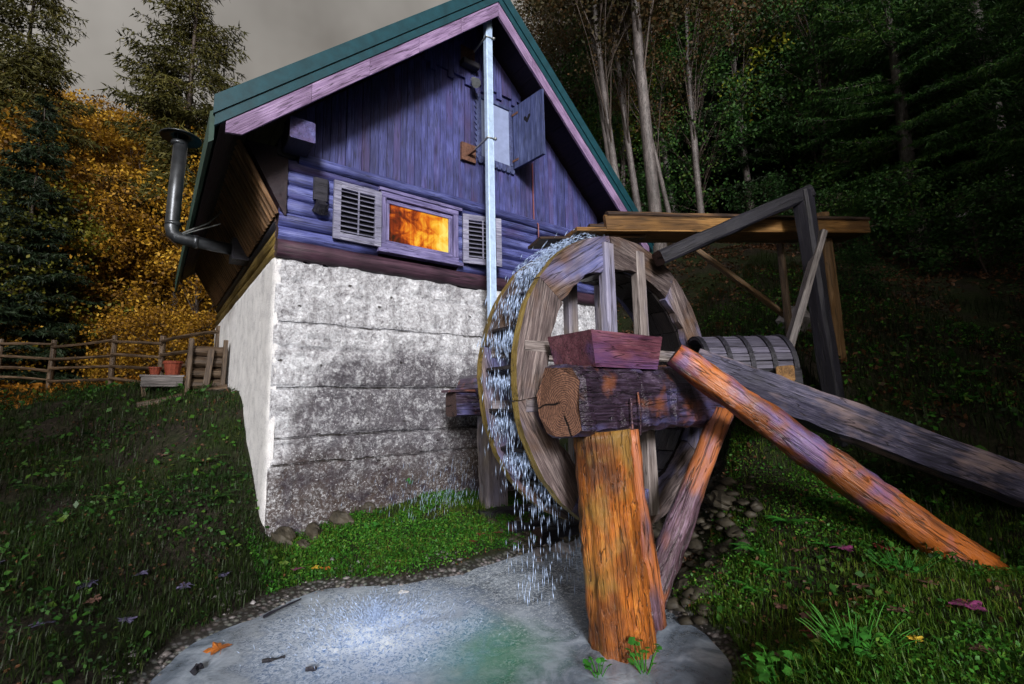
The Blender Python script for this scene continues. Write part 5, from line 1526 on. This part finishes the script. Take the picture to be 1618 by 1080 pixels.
# ------------------------------------------------------------------ single fallen leaves
def maple(size, seed):
    g = np.random.default_rng(seed)
    V = [(0, 0, .0)]
    k = 40
    for j in range(k):
        t = 2 * math.pi * j / k
        lobe = abs(math.cos(2.5 * t)) ** .8
        q = size * (.52 + .48 * lobe) * (1 - .45 * math.exp(-((t - math.pi) / .5) ** 2)) * (1 + .10 * math.sin(11 * t))
        V.append((math.cos(t) * q, math.sin(t) * q, size * (.22 * lobe * g.uniform(.2, 1.0)) * math.sin(2 * t + seed)))
    Fs = [(0, 1 + j, 1 + (j + 1) % k) for j in range(k)]
    return V, Fs
def fallen_leaf(x, y, size, mat, label, seed, group=None, z=None, name='fallen_leaf'):
    zz = (max(gz(x, y), 0) + .045) if z is None else z
    m4 = Matrix.Translation((x, y, zz)) @ Matrix.Rotation(seed * 1.7, 4, 'Z') @ Matrix.Rotation(.22 * math.sin(seed * 3.1), 4, 'X')
    o = mk(name, *maple(size, seed), mat, None, m4)
    V, Fc = prism_chain([np.array((0, 0, 0.0)), np.array((-size * .7, 0, .006)), np.array((-size * 1.2, size * .2, -.004))], [.0025, .002, .0015], 4)
    mk('stalk', V, Fc, mat, o, m4)
    return tag(o, label, 'leaf', group)
fallen_leaf(-.60, -1.86, .085, M['leaf_orange'], 'large orange maple leaf floating on the shallow water', 1, z=.022)
fallen_leaf(2.44, -5.10, .085, M['leaf_purple'], 'large purple maple leaf lying on the grass', 2)
fallen_leaf(1.93, -4.55, .07, M['leaf_maroon'], 'curled dark maroon leaf in the grass beside the leafy plants', 3)
fallen_leaf(1.93, -4.98, .04, M['leaf_yellow'], 'small bright yellow leaf lying on the right hand grass'.replace('right hand grass', 'grass near the purple leaf'), 4)
fallen_leaf(2.22, -4.85, .055, M['leaf_brown'], 'dry grey brown leaf on the grass between the maroon and purple leaves', 5)
fallen_leaf(2.95, -4.62, .075, M['leaf_maroon'], 'red brown leaf lying below the orange log', 6)
fallen_leaf(2.85, -4.40, .07, M['leaf_purple'], 'violet leaf lying under the middle of the orange log', 7)
fallen_leaf(.26, -.92, .06, M['leaf_yellow'], 'yellow leaf at the water edge below the wall corner', 8)
fallen_leaf(.12, -.86, .055, M['leaf_purple'], 'small violet leaf on the gravel below the wall corner', 9)
fallen_leaf(.34, -.98, .05, M['leaf_orange'], 'brownish orange leaf touching the yellow leaf at the water edge', 10)
for i, (x, y, s, m_) in enumerate([(-1.35, -.9, .07, 'leaf_blue'), (-1.05, -.75, .07, 'leaf_blue'), (-1.5, -1.5, .07, 'leaf_blue'), (-1.1, -1.4, .06, 'leaf_blue'), (-.75, -.9, .06, 'leaf_blue'), (-.45, -.7, .06, 'leaf_blue'), (-1.9, -.6, .07, 'leaf_blue')]):
    fallen_leaf(x, y, s, M[m_], 'blue black wet leaf lying on the dark slope', 20 + i, 'dark leaves on the slope')
for i, (x, y) in enumerate([(-1.6, -.3), (-.9, 1.5), (-1.3, -1.15), (-.6, .9), (-1.0, .4), (-2.0, .2)]):
    fallen_leaf(x, y, .055, M['leaf_brown'], 'dull brown leaf lying on the dark slope', 40 + i, 'brown leaves on the slope')
for i, (x, y) in enumerate([(2.2, -4.4), (2.5, -4.6), (2.6, -4.9), (3.1, -4.75), (1.75, -4.45), (2.0, -5.2), (2.75, -4.15), (3.6, -4.9), (3.9, -4.5), (2.3, -4.2)]):
    fallen_leaf(x, y, .05, M['leaf_brown'], 'brown leaf lying in the grass below the orange log', 60 + i, 'brown leaves on the bank')
for i, (x, y) in enumerate([(1.9, -1.25), (2.1, -1.3), (1.75, -1.35), (2.3, -1.3)]):
    fallen_leaf(x, y, .05, M['leaf_maroon'], 'dark red leaf on the gravel between moss and stream', 80 + i, 'red leaves by the moss')
def twig(p0, p1, r_, label):
    tag(stick('twig', p0, p1, rnd(r_, 7, .1, 3), M['dark_wood'], None, 6, r_ * .2, .7, .01), label, 'twig')
twig((-.40, -2.22, .018), (-.28, -2.27, .022), .014, 'short dark stick floating beside the splash')
twig((-.21, -2.50, .018), (-.16, -2.54, .02), .012, 'tiny dark stub floating in the stream near the frame of foam'.replace('near the frame of foam', 'away from the bank'))
twig((-.28, -1.55, .03), (.02, -1.42, .045), .010, 'thin dark stick lying on the gravel at the stream edge')
twig((-.75, -2.10, .018), (-.71, -2.06, .022), .022, 'dark pine cone shaped stub in the shallow water beside the orange leaf')

# ------------------------------------------------------------------ falling water and splash
def drops(name, P, D, L, w, label, g):
    n = len(P)
    D = unit(D)
    a = unit(np.cross(D, g.normal(size=(n, 3)))); b = np.cross(D, a)
    w = w[:, None]; L = L[:, None]
    V = np.stack([P - D * L * .5, P + a * w, P - a * w * .5 + b * w * .87, P - a * w * .5 - b * w * .87, P + D * L * .5], 1).reshape(-1, 3)
    m = np.arange(n)[:, None, None] * 5
    tri = np.array([(0, 2, 1), (0, 3, 2), (0, 1, 3), (4, 1, 2), (4, 2, 3), (4, 3, 1)])
    return tag(mk(name, V, (m + tri[None]).reshape(-1, 3), M['drops'], smooth=True), label, 'water', kind='stuff')
g = np.random.default_rng(90)
n = 3000
th = math.radians(98) + g.uniform(0, 1, n) ** 1.15 * math.radians(128)
th = np.where(g.uniform(0, 1, n) < .7, np.round(th / (2 * math.pi / NP)) * (2 * math.pi / NP) + np.abs(g.normal(0, .05, n)), th)
rad = RO - .10 + g.normal(size=n) * .07 + .02
P = np.stack([XC + np.cos(th) * rad, np.round(g.uniform(Y0 + .05, Y1 - .04, n) / .03) * .03 + g.normal(size=n) * .005, ZC + np.sin(th) * rad], 1)
D = np.stack([-np.sin(th), g.normal(size=n) * .08, np.cos(th)], 1) * np.clip(np.sin(th), 0, 1)[:, None] + np.array([-.05, 0, -.8]) + g.normal(size=(n, 3)) * .10
n2 = 1100                                            # clump over the lip where the flume pours
P2 = np.stack([g.uniform(XC - .95, XC - .10, n2), g.uniform(Y0 + .03, Y1 - .02, n2), np.zeros(n2)], 1)
P2[:, 2] = ZC + np.sqrt(np.maximum(RO ** 2 - (P2[:, 0] - XC) ** 2, 0)) + g.uniform(-.08, .07, n2)
D2 = np.stack([-np.ones(n2), np.zeros(n2), -.7 * (XC - P2[:, 0])], 1) + g.normal(size=(n2, 3)) * .25
n3 = 420                                            # drips from the lower paddles
P3 = np.stack([g.uniform(XC - 1.15, XC - .3, n3), g.uniform(Y0 + .05, Y1 - .05, n3), g.uniform(.1, 1.2, n3)], 1)
D3 = np.tile(np.array([[0, 0, -1.0]]), (n3, 1)) + g.normal(size=(n3, 3)) * .05
P = np.concatenate([P, P2, P3]); D = np.concatenate([D, D2, D3])
drops('falling_water', P, D, g.uniform(.03, .13, len(P)), g.uniform(.0012, .0036, len(P)), 'white water running down the buckets of the wheel', g)
n = 420
P = np.stack([g.normal(1.9, .38, n), g.uniform(-.75, -.10, n), g.uniform(.35, .95, n) * g.uniform(.5, 1, n)], 1)
D = np.tile(np.array([[-.18, 0, -1.0]]), (n, 1)) + g.normal(size=(n, 3)) * .08
drops('spray', P, D, g.uniform(.04, .14, n), g.uniform(.0008, .002, n), 'thin spray falling in front of the concrete wall', g)
n = 3600
rr = np.abs(g.normal(0, .27, n)); az = g.uniform(0, 6.28, n)
P = np.stack([.36 + rr * np.cos(az), -2.18 + rr * np.sin(az), np.abs(g.normal(0, .07, n)) * np.exp(-rr * 2.0) + .02], 1)
D = np.stack([np.cos(az) * .7, np.sin(az) * .7, np.full(n, .9)], 1) + g.normal(size=(n, 3)) * .3
drops('splash', P, D, g.uniform(.012, .06, n), g.uniform(.0007, .0022, n), 'white splash leaping from the pool below the wheel', g)
